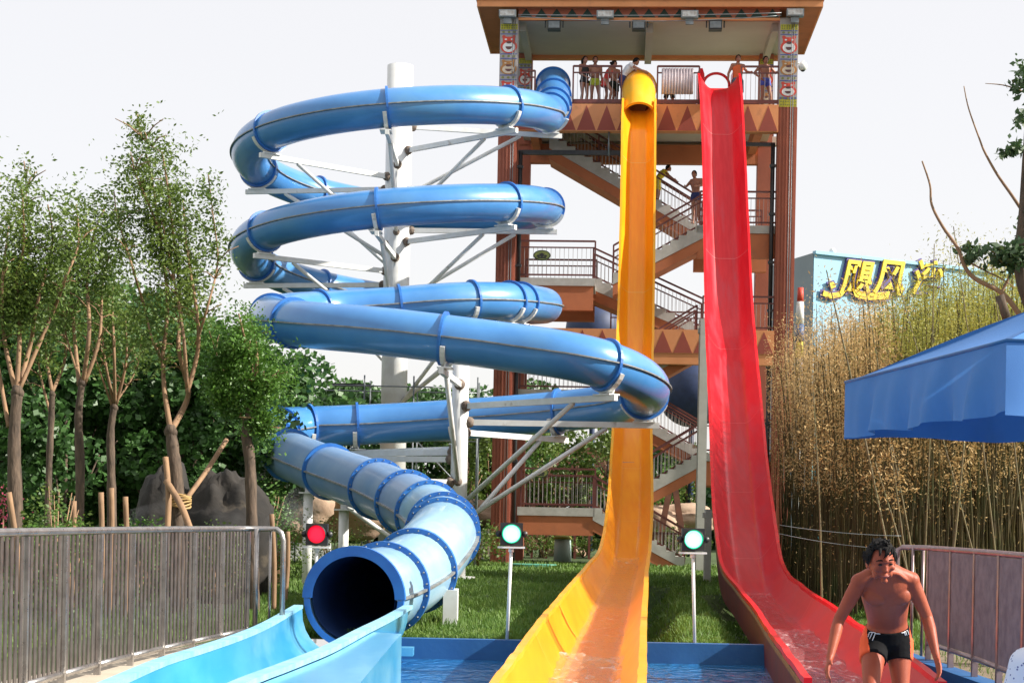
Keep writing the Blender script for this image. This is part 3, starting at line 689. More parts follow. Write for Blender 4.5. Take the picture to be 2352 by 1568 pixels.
# railings -----------------------------------------------------------
def railing(pts, h=1.05, post_every=1.6, name='railing', dbl=True, bal=True, parent=None):
    mb = MB(); bl = MB()
    for a, b_ in zip(pts[:-1], pts[1:]):
        a = Vector(a); b_ = Vector(b_); Z = Vector((0, 0, 1)); d = b_ - a; L = d.length
        mb.beam(a + Z * h, b_ + Z * h, .06, .055)
        if dbl: mb.beam(a + Z * (h - .20), b_ + Z * (h - .20), .04, .04)
        mb.beam(a + Z * .10, b_ + Z * .10, .045, .05)
        n = max(1, round(L / post_every))
        for k in range(n + 1):
            q = a + d * k / n; mb.beam(q, q + Z * (h + .01), .05, .05)
        if bal:
            nb = int(L / .13)
            for k in range(1, nb):
                q = a + d * k / nb; bl.beam(q + Z * .12, q + Z * (h - .2), .014, .014)
    o = tb(mb, name, M['rail'], parent)
    if bl.v: tb(bl, 'balusters', M['balus'], o)
    return o
px = lambda x, y=0: TW(x, 200, y)[0]
railing([(px(1205), .12, zdeck), (px(1228), .12, zdeck)], post_every=3); railing([(px(1316), .12, zdeck), (px(1427), .12, zdeck)], h=1.2)
for a_, b_ in ((1318, 1430), (1508, 1606), (1703, 1790)):
    mb = MB(); mb.bb(px(a_), px(b_), .06, .09, zdeck + .05, zdeck + .17); tb(mb, 'kick_board', M['rail'])

railing([(px(1510), .12, zdeck), (px(1606), .12, zdeck)], h=1.2); railing([(px(1703), .12, zdeck), (px(1790), .12, zdeck)], h=1.2)
railing([(px(1195), DEP - .15, zdeck), (px(1780, 4), DEP - .15, zdeck)], h=1.1)
# corrugated panel on the rail
a, za = TW(1520, 157); b_, zb_ = TW(1592, 217)
mb = MB(); rows = []
for k in range(73):
    x = a + (b_ - a) * k / 72; yy = .0 + .025 * math.sin(k / 72 * 2 * math.pi * 11); rows.append([(x, yy - .01, zb_), (x, yy - .01, za), (x, yy + .01, za), (x, yy + .01, zb_)])
mb.loft(rows, smooth=True); tb(mb, 'corrugated_panel', mat('white_pink_tin', (.62, .54, .56), (.55, .46, .48), 5, .5))
# stairs ----------------------------------------------------------------
def flight(pa, pb, ly0, ly1, steps, th=.22, name='stair_flight', rail_h=1.0, rails=(True, True)):
    "pa, pb = photo points of the two ends of the step line, on the near face"
    (xa, za), (xb, zb_) = TW(pa[0], pa[1], ly0), TW(pb[0], pb[1], ly0)
    if za < zb_: xa, za, xb, zb_ = xb, zb_, xa, za
    dx = (xb - xa) / steps; dz = (za - zb_) / steps
    top = []
    x = xa; z = za
    for k in range(steps): top += [(x, ly0, z), (x + dx, ly0, z)]; x += dx; z -= dz; top[-1] = (x, ly0, z + dz)
    top.append((xb, ly0, zb_)); 
    poly = top + [(xb, ly0, zb_ - th), (xa, ly0, za - th - dz)]
    mb = MB(); mb.prism(poly, (0, ly1 - ly0, 0)); o = tb(mb, name, M['concrete'])
    mb = MB(); mb.prism([(xa, ly0 + .03, za - th - dz - .003), (xb, ly0 + .03, zb_ - th - .003), (xb, ly0 + .03, zb_ - th - .34), (xa, ly0 + .03, za - th - dz - .34)], (0, ly1 - ly0 - .06, 0)); tb(mb, 'stringer', M['terram'], o)
    s = .06
    if rails[0]: railing([(xa, ly0 + s, za), (xb, ly0 + s, zb_)], h=rail_h, post_every=2.2, parent=o)
    if rails[1]: railing([(xa, ly1 - s, za), (xb, ly1 - s, zb_)], h=rail_h, post_every=2.2, parent=o)
    return o
def landing(p0, p1, ly0, ly1, th=.24, beam=.75, rails=(), name='landing'):
    (xa, z), (xb, _) = TW(p0[0], p0[1], ly0), TW(p1[0], p1[1], ly0)
    mb = MB(); mb.bb(xa, xb, ly0, ly1, z - th, z); o = tb(mb, name, M['concrete'])
    mb = MB(); mb.bb(xa + .04, xb - .04, ly0 + .04, ly0 + .34, z - th - beam, z - th - .002); tb(mb, 'landing_beam', M['terram'], o); mb = MB(); mb.bb(xa + .04, xb - .04, ly1 - .34, ly1 - .04, z - th - beam, z - th - .002); tb(mb, 'landing_beam', M['terram'], o)
    return o, xa, xb, z
N0, N1, F0, F1 = .35, 1.75, 2.3, 3.7
flight((1262, 312), (1600, 520), F0, F1, 17)
o, xa, xb, z = landing((1600, 517), (1783, 517), N0, F1)
railing([(xa + .1, N0 + .06, z), (xb, N0 + .06, z)], parent=o); railing([(xb - .2, F1 - .06, z), (xa, F1 - .06, z)], parent=o)
flight((1616, 519), (1408, 637), N0, N1, 11)
o, xa, xb, z = landing((1186, 637), (1366, 637), N0, F1)
railing([(xa + .1, N0 + .06, z), (xb, N0 + .06, z)], parent=o, h=1.15); railing([(xa + .1, F1 - .06, z), (xb, F1 - .06, z)], parent=o)
flight((1362, 640), (1614, 757), F0, F1, 12)
# middle platform
zm1 = TW(1560, 757)[1]; zm0 = TW(1560, 812)[1]; zmb = TW(1560, 836)[1]
frieze(zm0, zm1, CW, W - CW, -.04, .3, 13, M['terral'], M['terrad'])
mb = MB(); mb.bb(CW, W - CW, -.02, .34, zmb, zm0 - .002); tb(mb, 'beam_trim', M['terral'])
mb = MB(); xa = TW(1520, 700)[0]; mb.bb(xa, W - .4, .3, DEP - .3, zm1 - .24, zm1 - .02); tb(mb, 'deck_slab', M['concrete'])
railing([(TW(1614, 757)[0], .15, zm1), (W - CW, .15, zm1)]); 
railing([(TW(1400, 757)[0] , DEP - .3, zm1), (W - CW, DEP - .3, zm1)])
# lower stairs
o, xa, xb, z = landing((1186, 893), (1366, 893), N0, F1)
railing([(xa + .1, N0 + .06, z), (xb, N0 + .06, z)], parent=o); railing([(xa + .1, F1 - .06, z), (xb, F1 - .06, z)], parent=o)
flight((1600, 775), (1408, 893), N0, N1, 11)
flight((1362, 895), (1610, 1040), F0, F1, 13)
o, xa, xb, z = landing((1605, 1040), (1783, 1040), N0, F1)
railing([(xa + .1, N0 + .06, z), (xb, N0 + .06, z)], parent=o)
flight((1606, 1045), (1408, 1163), N0, N1, 11)
o, xa, xb, z = landing((1188, 1163), (1366, 1163), N0, F1, th=.26, beam=.6)
railing([(xa + .1, N0 + .06, z), (xb, N0 + .06, z)], parent=o, h=1.2); railing([(xa + .1, F1 - .06, z), (xb, F1 - .06, z)], parent=o)
flight((1362, 1166), (1572, 1290), N0, N1, 10)
# oval signs on the landing rails
def oval_sign(px_, py_, ly, lab):
    x, z = TW(px_, py_, ly); mb = MB()
    disc(mb, x, z, .27, .165, ly - .03, 0, 24, th=.03); disc(mb, x, z, .235, .13, ly - .06, 1, 24, th=.006)
    disc(mb, x, z + .01, .06, .07, ly - .066, 2, 12, th=.006)
    for s in (-1, 1): disc(mb, x + s * .11, z - .02, .05, .035, ly - .066, 2, 10, th=.006); mb.prism([(x + s * .02, ly - .066, z + .02), (x + s * .09, ly - .066, z + .06), (x + s * .05, ly - .066, z - .02)], (0, -.006, 0), 2)
    mb.bb(x - .13, x + .13, ly - .068, ly - .066, z - .095, z - .06, 2)
    o = mb.build('oval_sign', [mat('sign_green_edge', (.03, .05, .02), None, rough=.6), mat('sign_olive', (.22, .24, .06), (.16, .20, .06), 12, .6), mat('sign_dark', (.03, .03, .03), None, rough=.6)], tower, local=True)
    return o
def top_sign(px_, py_, ly, lab):
    o = oval_sign(px_, py_, ly, lab); o.parent = None; o.location = TO; o.rotation_euler = (0, 0, -TA); tag(o, lab, 'sign', 'oval green signs on the landing rails')
top_sign(1245, 587, N0, 'oval green sign on the upper landing railing, bright sky behind')
top_sign(1240, 1085, N0, 'oval green sign on the lowest landing railing, trees behind')
# lights and speakers under the eave
def fix(lab, cat, group, name, px_, py_, ly, build):
    x, z = TW(px_, py_, ly); o = empty(name, TL(x, ly, z), -TA, lab, cat, group); build(o); return o
def speaker(o):  # black loudspeaker box with a grille, gives no light
    b = BASE[o.name]; m = MB(); m.bb(-.20, .20, -.14, .14, -.17, .12)
    for s in (-.27, .27): m.bb(s - .02, s + .02, -.03, .03, -.08, .16)
    m.bb(-.29, .29, -.02, .02, .12, .16); m.build('housing', M['black'], o, local=True)
    m = MB(); m.box((0, -.16, -.03), (.34, .03, .2)); m.build('grille', M['greymetal'], o, local=True)
for px_, lab in ((1273, 'black spotlight under the eave, leftmost of three'), (1467, 'black spotlight under the eave, middle of three'), (1643, 'black spotlight under the eave, rightmost of three')):
    fix(lab, 'loudspeaker', 'black loudspeakers under the tower eave', 'loudspeaker', px_, 58, .1, speaker)
def flood(o):
    m = MB(); m.bb(-.26, .26, -.14, .10, -.10, .12); m.bb(-.12, .12, -.05, .05, -.28, -.10); m.build('housing', M['greymetal'], o, local=True)
    m = MB(); m.bb(-.22, .22, -.155, -.141, -.07, .09); m.build('glass', mat('lamp_glass', (.45, .46, .46), (.25, .22, .2), 8, .15), o, local=True)
for px_, py_, lab in ((1390, 36, 'grey floodlight on the frieze above the yellow slide, left'), (1584, 36, 'grey floodlight on the frieze between the two right loudspeakers'), (1166, 34, 'grey floodlight on top of the left tower column'), (1826, 32, 'grey floodlight on top of the right tower column')):
    fix(lab, 'floodlight', 'grey floodlights on the tower frieze', 'floodlight', px_, py_, -.25, flood)
def dome(o):
    m = MB(); m.cyl((-.28, 0, .08), (0, 0, .10), .03, n=8); m.cyl((0, 0, 0.02), (0, 0, .16), .06, .04, 10); m.build('bracket', M['white'], o, local=True)
    m = MB(); m.ball((0, 0, 0), .14, 16, 10); m.build('housing', M['white'], o, local=True)
    m = MB(); m.ball((0, 0, -.08), .085, 12, 8); m.build('lens', M['black'], o, local=True)
fix('white dome camera on the side of the right tower column', 'camera', None, 'security_camera', 1844, 153, .1, dome)
def cable(a, b_, sag, n=14):
    return [a.lerp(b_, k / n) - Vector((0, 0, sag * 4 * (k / n) * (1 - k / n))) for k in range(n + 1)]
for i, (ya, yb, sg_, lab) in enumerate(((34, 30, .05, 'thin grey cable strung across the green frieze, upper one'), (38, 36, .16, 'thin grey cable sagging across the green frieze, lower one'))):
    xa, za = TW(1190, ya, -.3); xb, zb_ = TW(1795, yb, -.3); m = MB(); m.tube(cable(TL(xa, -.3, za), TL(xb, -.3, zb_), sg_), .014, 6); tag(m.build('cable', M['greymetal']), lab, 'cable', 'cables across the tower frieze')
# dark blue fabric domes behind the middle platform
bd = mat('dark_navy_shell', (.018, .035, .10), (.012, .025, .07), 4, .6)
for i, (px_, py_, r, Y, lab) in enumerate(((1364, 757, 2.0, 76, 'dark navy dome behind the tower, left of the yellow slide'), (1408, 752, 2.4, 78, 'dark navy dome behind the tower, next to the yellow slide'), (1590, 900, 2.3, 70, 'dark navy dome behind the lower stairs between the slides'))):
    q = P(px_, py_, Y); m = MB(); m.ball(q, (r * .62, r * .6, r * .62), 20, 12); m.cyl((q.x, q.y, 0), (q.x, q.y, q.z), .12, n=10)
    m.tube([q + Vector((r * .62 * math.sin(a) * .5, -r * .6 * math.cos(a) * .9, r * .62 * math.sin(a) * .8)) for a in [k * .2 - .6 for k in range(9)]], .05, 6, mi=1)
    tag(m.build('shade_dome', [bd, M['dry']]), lab, 'dome', 'navy domes behind the tower')

# ================================================================ SIGNAL LAMPS
def led(name, col, hot):
    m = bpy.data.materials.new(name); m.use_nodes = True; nt = m.node_tree; b = nt.nodes['Principled BSDF']
    tc = nt.nodes.new('ShaderNodeTexCoord'); vo = nt.nodes.new('ShaderNodeTexVoronoi'); vo.inputs['Scale'].default_value = 70; vo.inputs['Randomness'].default_value = .15
    nt.links.new(tc.outputs['Object'], vo.inputs['Vector'])
    mr = nt.nodes.new('ShaderNodeMapRange'); mr.inputs[1].default_value = .0; mr.inputs[2].default_value = .9; mr.inputs[3].default_value = hot; mr.inputs[4].default_value = hot * .35
    nt.links.new(vo.outputs['Distance'], mr.inputs[0]); nt.links.new(mr.outputs[0], b.inputs['Emission Strength'])
    b.inputs['Base Color'].default_value = tuple(col) + (1,); b.inputs['Emission Color'].default_value = tuple(col) + (1,); return m
Lg = led('green_lamp_lit', (.30, 1.0, .72), 2.2); Lgr = emis('green_lamp_edge', (.0, .42, .20), .9); Lr = led('red_lamp_lit', (1.0, .010, .04), 1.3); Lrr = emis('red_lamp_edge', (.5, .0, .01), .6)
def signal(px_, py_, Y, py_base, lean, kind, lab, s=1.0):
    q = P(px_, py_, Y); w_ = .128; root = empty('signal_light', (q.x - lean, q.y, P(px_, py_base, Y).z), 0, lab, 'signal light', 'square signal lights on thin poles before the slides')
    m = MB(); m.cyl((q.x - lean, q.y, P(px_, py_base, Y).z), (q.x, q.y, q.z - .16), .019, n=10); m.build('pole', M['white'], root)
    m = MB(); m.bb(q.x - .155, q.x + .155, q.y - .06, q.y + .08, q.z - .165, q.z - .145); m.cyl((q.x, q.y, q.z - .21), (q.x, q.y, q.z - .165), .03, n=10); m.build('bracket', M['white'], root)
    m = MB(); m.bb(q.x - w_, q.x + w_, q.y - .03, q.y + .07, q.z - .135, q.z + .125)
    for sg in (-1, 1): m.bb(q.x + sg * w_, q.x + sg * (w_ + .035), q.y - .01, q.y + .03, q.z - .04, q.z + .03); m.cyl((q.x + sg * (w_ + .02), q.y - .03, q.z), (q.x + sg * (w_ + .02), q.y + .05, q.z), .035, n=10)
    m.build('housing', M['black'], root)
    m = MB(); rows = []
    for k in range(29):
        a = math.pi * 2 * k / 28; d = Vector((math.cos(a), 0, math.sin(a))); c = Vector((q.x, q.y - .03, q.z))
        L_ = .10 if d.z > -.2 else .03
        rows.append([c + d * .108, c + d * .108 - Vector((0, L_, 0)), c + d * .114 - Vector((0, L_, 0)), c + d * .114])
    m.loft(rows, smooth=True, closed_ends=False); m.build('visor', M['black'], root)
    m = MB(); m.cyl((q.x, q.y - .042, q.z), (q.x, q.y - .029, q.z), .108, n=28, smooth=False); ln = m.build('lens_rim', Lgr if kind == 'g' else Lrr, root)
    m = MB(); m.ball((q.x, q.y - .04, q.z), (.097, .018, .097), 28, 14); m.build('lens', Lg if kind == 'g' else Lr, root)
signal(1175, 1225, 19.75, 1476, .03, 'g', 'signal light showing green, on a thin pole before the left tower column')
signal(1592, 1238, 19.75, 1481, -.04, 'g', 'signal light showing green, on a thin pole between the yellow and red slides')
signal(728, 1226, 20.6, 1476, .0, 'r', 'signal light showing red, beside the blue tube mouth')
# ================================================================ VEGETATION
rng = np.random.default_rng(11)
def leaf_arrays(C, size, asp=2.2, droop=.3, seed=0):
    "diamond leaves at centres C: returns verts, faces"
    n = len(C); r = np.random.default_rng(seed)
    a = r.uniform(0, 2 * np.pi, n); e = r.uniform(-.9, .5, n) - droop
    d = np.stack([np.cos(a) * np.cos(e), np.sin(a) * np.cos(e), np.sin(e)], 1)
    s = np.cross(d, r.normal(size=(n, 3))); s /= np.linalg.norm(s, axis=1, keepdims=True) + 1e-9
    L = (size * r.uniform(.6, 1.3, n))[:, None]
    v = np.stack([C - d * L * .5, C + s * L / asp * .5, C + d * L * .5, C - s * L / asp * .5], 1).reshape(-1, 3)
    return v
def quad_mesh(name, V, mats, mi=None, parent=None, origin=None):
    V = np.asarray(V, dtype=np.float64); n = len(V) // 4
    loc = Vector((0, 0, 0))
    if parent is not None:
        inv = np.array(base_of(parent).inverted()); V = V @ inv[:3, :3].T + inv[:3, 3]
    else:
        loc = Vector(origin) if origin is not None else Vector((float(V[:, 0].mean()), float(V[:, 1].mean()), float(V[:, 2].min()))); V = V - np.array(loc)
    me = bpy.data.meshes.new(name); me.vertices.add(n * 4); me.vertices.foreach_set('co', V.astype(np.float32).ravel())
    me.loops.add(n * 4); me.loops.foreach_set('vertex_index', np.arange(n * 4, dtype=np.int32))
    me.polygons.add(n); me.polygons.foreach_set('loop_start', np.arange(0, n * 4, 4, dtype=np.int32))
    for m in (mats if isinstance(mats, (list, tuple)) else [mats]): me.materials.append(m)
    if mi is not None: me.polygons.foreach_set('material_index', np.asarray(mi, dtype=np.int32))
    me.update(calc_edges=True); me.validate()
    o = bpy.data.objects.new(name, me); sc.collection.objects.link(o); o.location = loc
    if parent is not None: o.parent = parent
    return o
def pts_on(poly, n, r, rad, pw=1.0):
    "n points scattered round a polyline, later part denser when pw<1"
    poly = np.array([tuple(p) for p in poly]); seg = np.linalg.norm(np.diff(poly, axis=0), axis=1); cum = np.concatenate([[0], np.cumsum(seg)])
    t = r.uniform(0, 1, n) ** pw * cum[-1]; i = np.clip(np.searchsorted(cum, t) - 1, 0, len(seg) - 1)
    f = (t - cum[i]) / seg[i]; c = poly[i] * (1 - f)[:, None] + poly[i + 1] * f[:, None]
    return c + r.normal(size=(n, 3)) * rad * .55
def wob(a, b, n, amp, r):
    a = Vector(a); b = Vector(b); out = []
    for k in range(n + 1):
        f = k / n; q = a.lerp(b, f) + Vector((r.uniform(-1, 1), r.uniform(-1, 1), 0)) * amp * math.sin(math.pi * min(f, .5 + f / 2)); out.append(q)
    out[0] = a; out[-1] = b; return out
GRP_T = 'pollarded trees behind the left fence'
def pollard(Y, trunk, tr, shoots, label, leaf='leafa', leafn=720, lsz=.062, rad=.28, seed=1, stake=None, blobs=(), gname=GRP_T, cat='tree', shoot_m='shoot'):
    "trunk: photo points bottom to top; shoots: photo polylines; leaves cluster along the outer part of each shoot"
    r = random.Random(seed); rn = np.random.default_rng(seed)
    T = [P(x, y, Y) for x, y in trunk]; T[0] = Vector((T[0].x, T[0].y, 0))
    root = empty('tree', T[0], 0, label, cat, gname)
    mb = MB(); Tc = catmull(T, 5); n = len(Tc)
    mb.tube(Tc, [tr * .88 * (1.15 - .45 * i / n) * (1 + .10 * r.uniform(-1, 1)) for i in range(n)], 10)
    mb.ball(Tc[-1], tr * .85, 8, 6, f=lambda d: 1 + .25 * noise.noise(d * 3)); mb.build('trunk', M['bark'], root)
    C = []
    for s in shoots:
        pts = [P(x, y, Y + r.uniform(-.5, .5) * (i > 0)) for i, (x, y) in enumerate(s[0])]
        cc = catmull(pts, 5); w_ = s[1]; m = len(cc)
        mb = MB(); mb.tube(cc, [max(.008, w_ * (1 - .8 * i / m)) for i in range(m)], 7)
        for k in range(5):
            i = r.randrange(m // 3, int(m * .8)); q = cc[i]; e = q + Vector((r.uniform(-.35, .35), r.uniform(-.3, .3), r.uniform(.05, .25)))
            mb.tube([q, (q + e) / 2 + Vector((0, 0, .04)), e], [.012, .009, .005], 5)
        mb.build('branch', M[shoot_m], root)
        C.append(pts_on(cc[int(m * s[3]):], int(leafn * s[2]), rn, rad * (s[4] if len(s) > 4 else 1)))
    for (x, y, w_, h_, cnt) in blobs:
        c = P(x, y, Y); k = Y / FPX
        g_ = rn.normal(size=(cnt, 3)); g_ /= np.linalg.norm(g_, axis=1, keepdims=True); g_ *= (rn.uniform(0, 1, (cnt, 1)) ** .45)
        g_ = g_ * np.array([w_ * k, w_ * k * .8, h_ * k]) + np.array(c)
        nz = np.array([noise.noise(Vector(q) * 2.2) for q in g_]); C.append(g_[nz > .12])
    C = np.concatenate(C)
    # compound leaves: little rows of leaflets
    off = rn.normal(size=(len(C), 3)); off /= np.linalg.norm(off, axis=1, keepdims=True); off[:, 2] *= .5
    C = np.concatenate([C + off * d for d in (-.06, .03, .12)])
    quad_mesh('crown', leaf_arrays(C, lsz, 2.0, .2, seed), M[leaf], parent=root)
    if stake:
        for a, b_, w_ in stake:
            mb = MB(); mb.tube(catmull([P(*a), (P(*a) + P(*b_)) / 2 + Vector((.03, 0, .02)), P(*b_)], 4), w_, 7); mb.build('stake', M['shoot'], root)
    return root
pollard(22.5, [(44, 1235), (34, 1120), (33, 1000), (40, 900)], .105, [([(38, 905), (45, 760), (38, 640), (55, 560), (50, 430)], .035, 1.0, .45, 1.2), ([(40, 900), (70, 790), (85, 700), (120, 560), (110, 470)], .035, 1.0, .4, 1.2),
        ([(38, 905), (10, 780), (5, 650), (20, 520)], .035, 1.0, .4, 1.2), ([(20, 980), (-10, 800), (-30, 600), (0, 420)], .03, 1.0, .4, 1.3), ([(42, 900), (120, 720), (150, 640), (180, 560), (175, 470)], .03, .9, .5, 1.2), ([(50, 560), (60, 450), (55, 370)], .012, .25, .3, .5)],
        'thick-trunked pollarded tree at the left edge of the photo', seed=2, leafn=470, blobs=((20, 560, 50, 110, 700), (100, 640, 60, 110, 600), (40, 700, 60, 80, 700)))
pollard(25.5, [(112, 1240), (112, 1100), (118, 960), (120, 905)], .06, [([(120, 900), (105, 800), (112, 700)], .03, .5, .5), ([(120, 900), (150, 820), (145, 720), (150, 640)], .03, .7, .5), ([(118, 960), (90, 840), (100, 760)], .022, .5, .5)],
        'thin pale pollarded tree, second from the left edge', seed=3, leafn=500, blobs=((130, 780, 50, 80, 400),))
pollard(24.5, [(182, 1235), (184, 1100), (180, 960), (188, 880)], .075, [([(182, 885), (172, 780), (160, 640), (150, 560)], .035, .8, .55), ([(190, 880), (205, 760), (200, 640), (215, 540), (245, 470)], .035, .9, .5, 1.2), ([(194, 880), (228, 780), (235, 660), (250, 590)], .032, .8, .5), ([(186, 880), (150, 760), (160, 700)], .02, .4, .5)],
        'pollarded tree with four pale upright shoots, third from the left edge', seed=4, leafn=600, blobs=((180, 620, 60, 90, 500),))
pollard(26, [(262, 1235), (256, 1120), (254, 1000), (262, 935)], .075, [([(258, 935), (232, 860), (212, 800), (205, 760)], .02, .3, .4), ([(262, 930), (240, 820), (232, 720)], .03, .5, .5), ([(264, 930), (262, 800), (258, 700), (262, 640)], .028, .6, .5), ([(266, 930), (290, 830), (288, 730)], .03, .5, .6), ([(262, 930), (312, 850), (325, 770)], .018, .3, .5)],
        'pollarded tree with bare knobbly head, fourth from the left edge', seed=5, leafn=450, blobs=((262, 720, 60, 70, 350),))
pollard(23.5, [(412, 1290), (406, 1130), (398, 1040), (392, 990)], .11, [([(392, 990), (378, 900), (372, 830), (350, 780), (330, 700)], .04, .7, .6), ([(395, 985), (425, 930), (432, 890), (410, 800), (415, 700), (400, 560), (385, 430), (372, 350)], .045, 1.5, .5, 1.5), ([(430, 900), (455, 800), (450, 700), (430, 580), (420, 460)], .035, 1.2, .5, 1.4),
        ([(430, 890), (420, 760), (395, 620), (370, 500)], .03, 1.2, .4, 1.4), ([(372, 830), (385, 700), (370, 560), (350, 420), (335, 350)], .03, 1.3, .4, 1.4), ([(450, 790), (478, 700), (500, 600), (490, 500), (478, 400)], .02, .5, .45, .6), ([(372, 350), (330, 320), (315, 262)], .008, .25, .35, .45), ([(330, 700), (300, 600), (270, 500), (262, 440)], .02, .8, .3, .9), ([(380, 560), (320, 420), (300, 380)], .02, .6, .3, 1.0)],
        'tall forked tree with feathery upright crown, propped by stakes', seed=6, leafn=480, blobs=((375, 490, 44, 120, 1000), (400, 640, 55, 110, 700), (375, 370, 40, 45, 250)),
        stake=[((440, 1225, 22.6), (382, 1105, 23.2), .045), ((384, 1230, 23.0), (380, 1050, 23.3), .04), ((520, 1010, 24.5), (425, 1150, 23.4), .035)])
tr_ = pollard(24.0, [(582, 1420), (580, 1300), (578, 1180), (574, 1060), (566, 1000), (572, 960), (584, 900)], .095, [([(584, 900), (575, 830), (560, 770), (548, 720)], .035, .8, .3, .9), ([(586, 900), (590, 820), (585, 770), (575, 735)], .03, .4, .3, .7), ([(570, 1000), (535, 900), (500, 820), (480, 760)], .025, .9, .3, 1.3), ([(584, 900), (620, 880), (640, 850)], .02, .8, .2, 1.2), ([(578, 1000), (600, 985), (620, 960)], .02, .5, .2, .8)],
        'tree with dense round bright green crown touching the blue tube', 'leafb', seed=7, leafn=600, blobs=((540, 845, 55, 65, 1600), (605, 890, 42, 65, 1300), (515, 905, 65, 65, 1500), (550, 765, 18, 40, 200), (598, 970, 38, 30, 500)))
# rope lashings round the propped tree
q = P(414, 1150, 23.4); mb = MB()
for k in range(6): mb.tube([q + Vector((.14 * math.cos(a), .14 * math.sin(a), -.08 + k * .03 + .02 * math.sin(a * 2 + k))) for a in [j * .5 for j in range(14)]], .014, 5)
tag(mb.build('rope', M['dry']), 'straw rope lashed around the propped tree trunk and its stakes', 'rope')
# rope-wrapped small trunks / cut stakes
for i, (x, y0_, y1_, Y, lean, lab) in enumerate(((232, 1220, 1130, 22, 0, 'short reddish stake beside the fourth tree, left one'), (252, 1225, 1120, 22.3, 4, 'short reddish stake beside the fourth tree, middle one'), (292, 1225, 1140, 22.5, -4, 'short reddish stake beside the fourth tree, right one'),
        (20, 1130, 1235, 20.5, 40, 'leaning stake at the foot of the leftmost tree'), (160, 1225, 1150, 23, 10, 'leaning stake between the third and fourth trees'), (630, 1330, 1180, 24.5, -6, 'pale stake behind the bent end of the left railing'), (655, 1330, 1220, 27, 6, 'pale stake left of the red signal light'))):
    a = P(x, y0_, Y); b_ = P(x + lean, y1_, Y); lo, hi = (a, b_) if a.z < b_.z else (b_, a); lo = Vector((lo.x, lo.y, 0))
    mb = MB(); mb.tube(catmull([lo, (lo + hi) / 2 + Vector((.02, .02, 0)), hi], 4), .035, 7); tag(mb.build('stake', M['shoot']), lab, 'stake', 'wooden stakes on the lawn')
# background trees: shared meshes, individually placed
def crown_pts(n, w_, h_, seed, thr=-.05, sc_=.5):
    rn = np.random.default_rng(seed); lumps = [(rn.uniform(-.5, .5) * w_, rn.uniform(-.5, .5) * w_, rn.uniform(.05, .95) * h_, rn.uniform(.18, .42)) for _ in range(34)]
    out = []
    for (lx, ly, lz, rr) in lumps:
        k = math.sin(math.pi * min(max(lz / h_, .12), .93)) ** .6; g_ = rn.normal(size=(n // 34, 3)); g_ /= np.linalg.norm(g_, axis=1, keepdims=True)
        g_ *= rn.uniform(.55, 1, (len(g_), 1)); out.append(g_ * np.array([w_ * rr * .6, w_ * rr * .6, h_ * rr * .42]) + np.array([lx * k, ly * k, lz]))
    return np.concatenate(out)
def bg_tree(name, w_, h_, th, n, lsz, leaf, seed, thin=False):
    root = empty(name, (0, 0, 0)); r = random.Random(seed)
    mb = MB(); mb.tube(catmull([(0, 0, 0), (.05, 0, th * .5), (-.05, .05, th), (0.05, 0, th + h_ * .6)], 5), [.10 - .004 * i for i in range(16)], 7)
    mb.build('trunk', M['bark'], root, local=True)
    for k in range(7):
        a = k * .9 + seed; b0 = Vector((0, 0, th * .8 + k * h_ * .08)); e = b0 + Vector((math.cos(a) * w_ * .35, math.sin(a) * w_ * .35, h_ * .35))
        mb = MB(); mb.tube([b0, (b0 + e) / 2 + Vector((0, 0, -.1)), e], [.05, .035, .015], 6); mb.build('branch', M['shoot' if thin else 'bark'], root, local=True)
    C = crown_pts(n, w_, h_, seed) + np.array([0, 0, th])
    quad_mesh('crown', leaf_arrays(C, lsz, 1.25, .2, seed), M[leaf], parent=root)
    return root
PR = [bg_tree('broadleaf_tree', 3.6, 5.4, 1.2, 9000, .19, 'leafc', 21), bg_tree('broadleaf_tree', 4.4, 4.6, 1.5, 9000, .20, 'leafc', 22), bg_tree('young_tree', 1.8, 3.4, 2.2, 1600, .15, 'leafa', 23, True), bg_tree('young_tree', 1.5, 3.0, 2.6, 1100, .15, 'leafb', 24, True)]
used = [0] * 4
def place(k, px_, Y, hpx, label, group, rz=0, sxy=1.0, base=0):
    H = (5.4 + 1.2, 4.6 + 1.5, 5.6, 5.6)[k]
    top = P(px_, hpx, Y).z; s = (top - base) / H
    o = PR[k] if not used[k] else copy_tree(PR[k]); used[k] = 1
    q = P(px_, CY, Y); o.location = (q.x, q.y, base); o.scale = (s * sxy, s * sxy, s); o.rotation_euler.z = rz
    BASE[o.name] = Matrix.Translation(o.location); tag(o, label, 'tree', group); return o
G1 = 'leafy trees forming the dark wood behind the left railing'
L1 = [(0, 38, 640, 'left edge of the wood, behind the thick-trunked tree'), (70, 42, 720, 'between the thick-trunked tree and the second tree'), (150, 36, 760, 'behind the third pollarded tree'), (215, 44, 655, 'its top is the left peak of the wood'), (275, 40, 665, 'its top is the tallest peak of the wood against the sky'),
      (330, 46, 720, 'just left of the tall forked tree'), (395, 38, 740, 'directly behind the tall forked tree'), (450, 43, 745, 'just right of the tall forked tree'), (515, 37, 790, 'left of the round bright crown'), (590, 44, 790, 'behind the round bright crown'), (-60, 40, 620, 'cut by the left edge of the photo')]
for i, (x, Y, yt, lab) in enumerate(L1): place(i % 2, x, Y, yt, 'dark broad-leaved tree, ' + lab, G1, i * 1.3, 1.05)
G2 = 'distant trees seen between the slide columns'
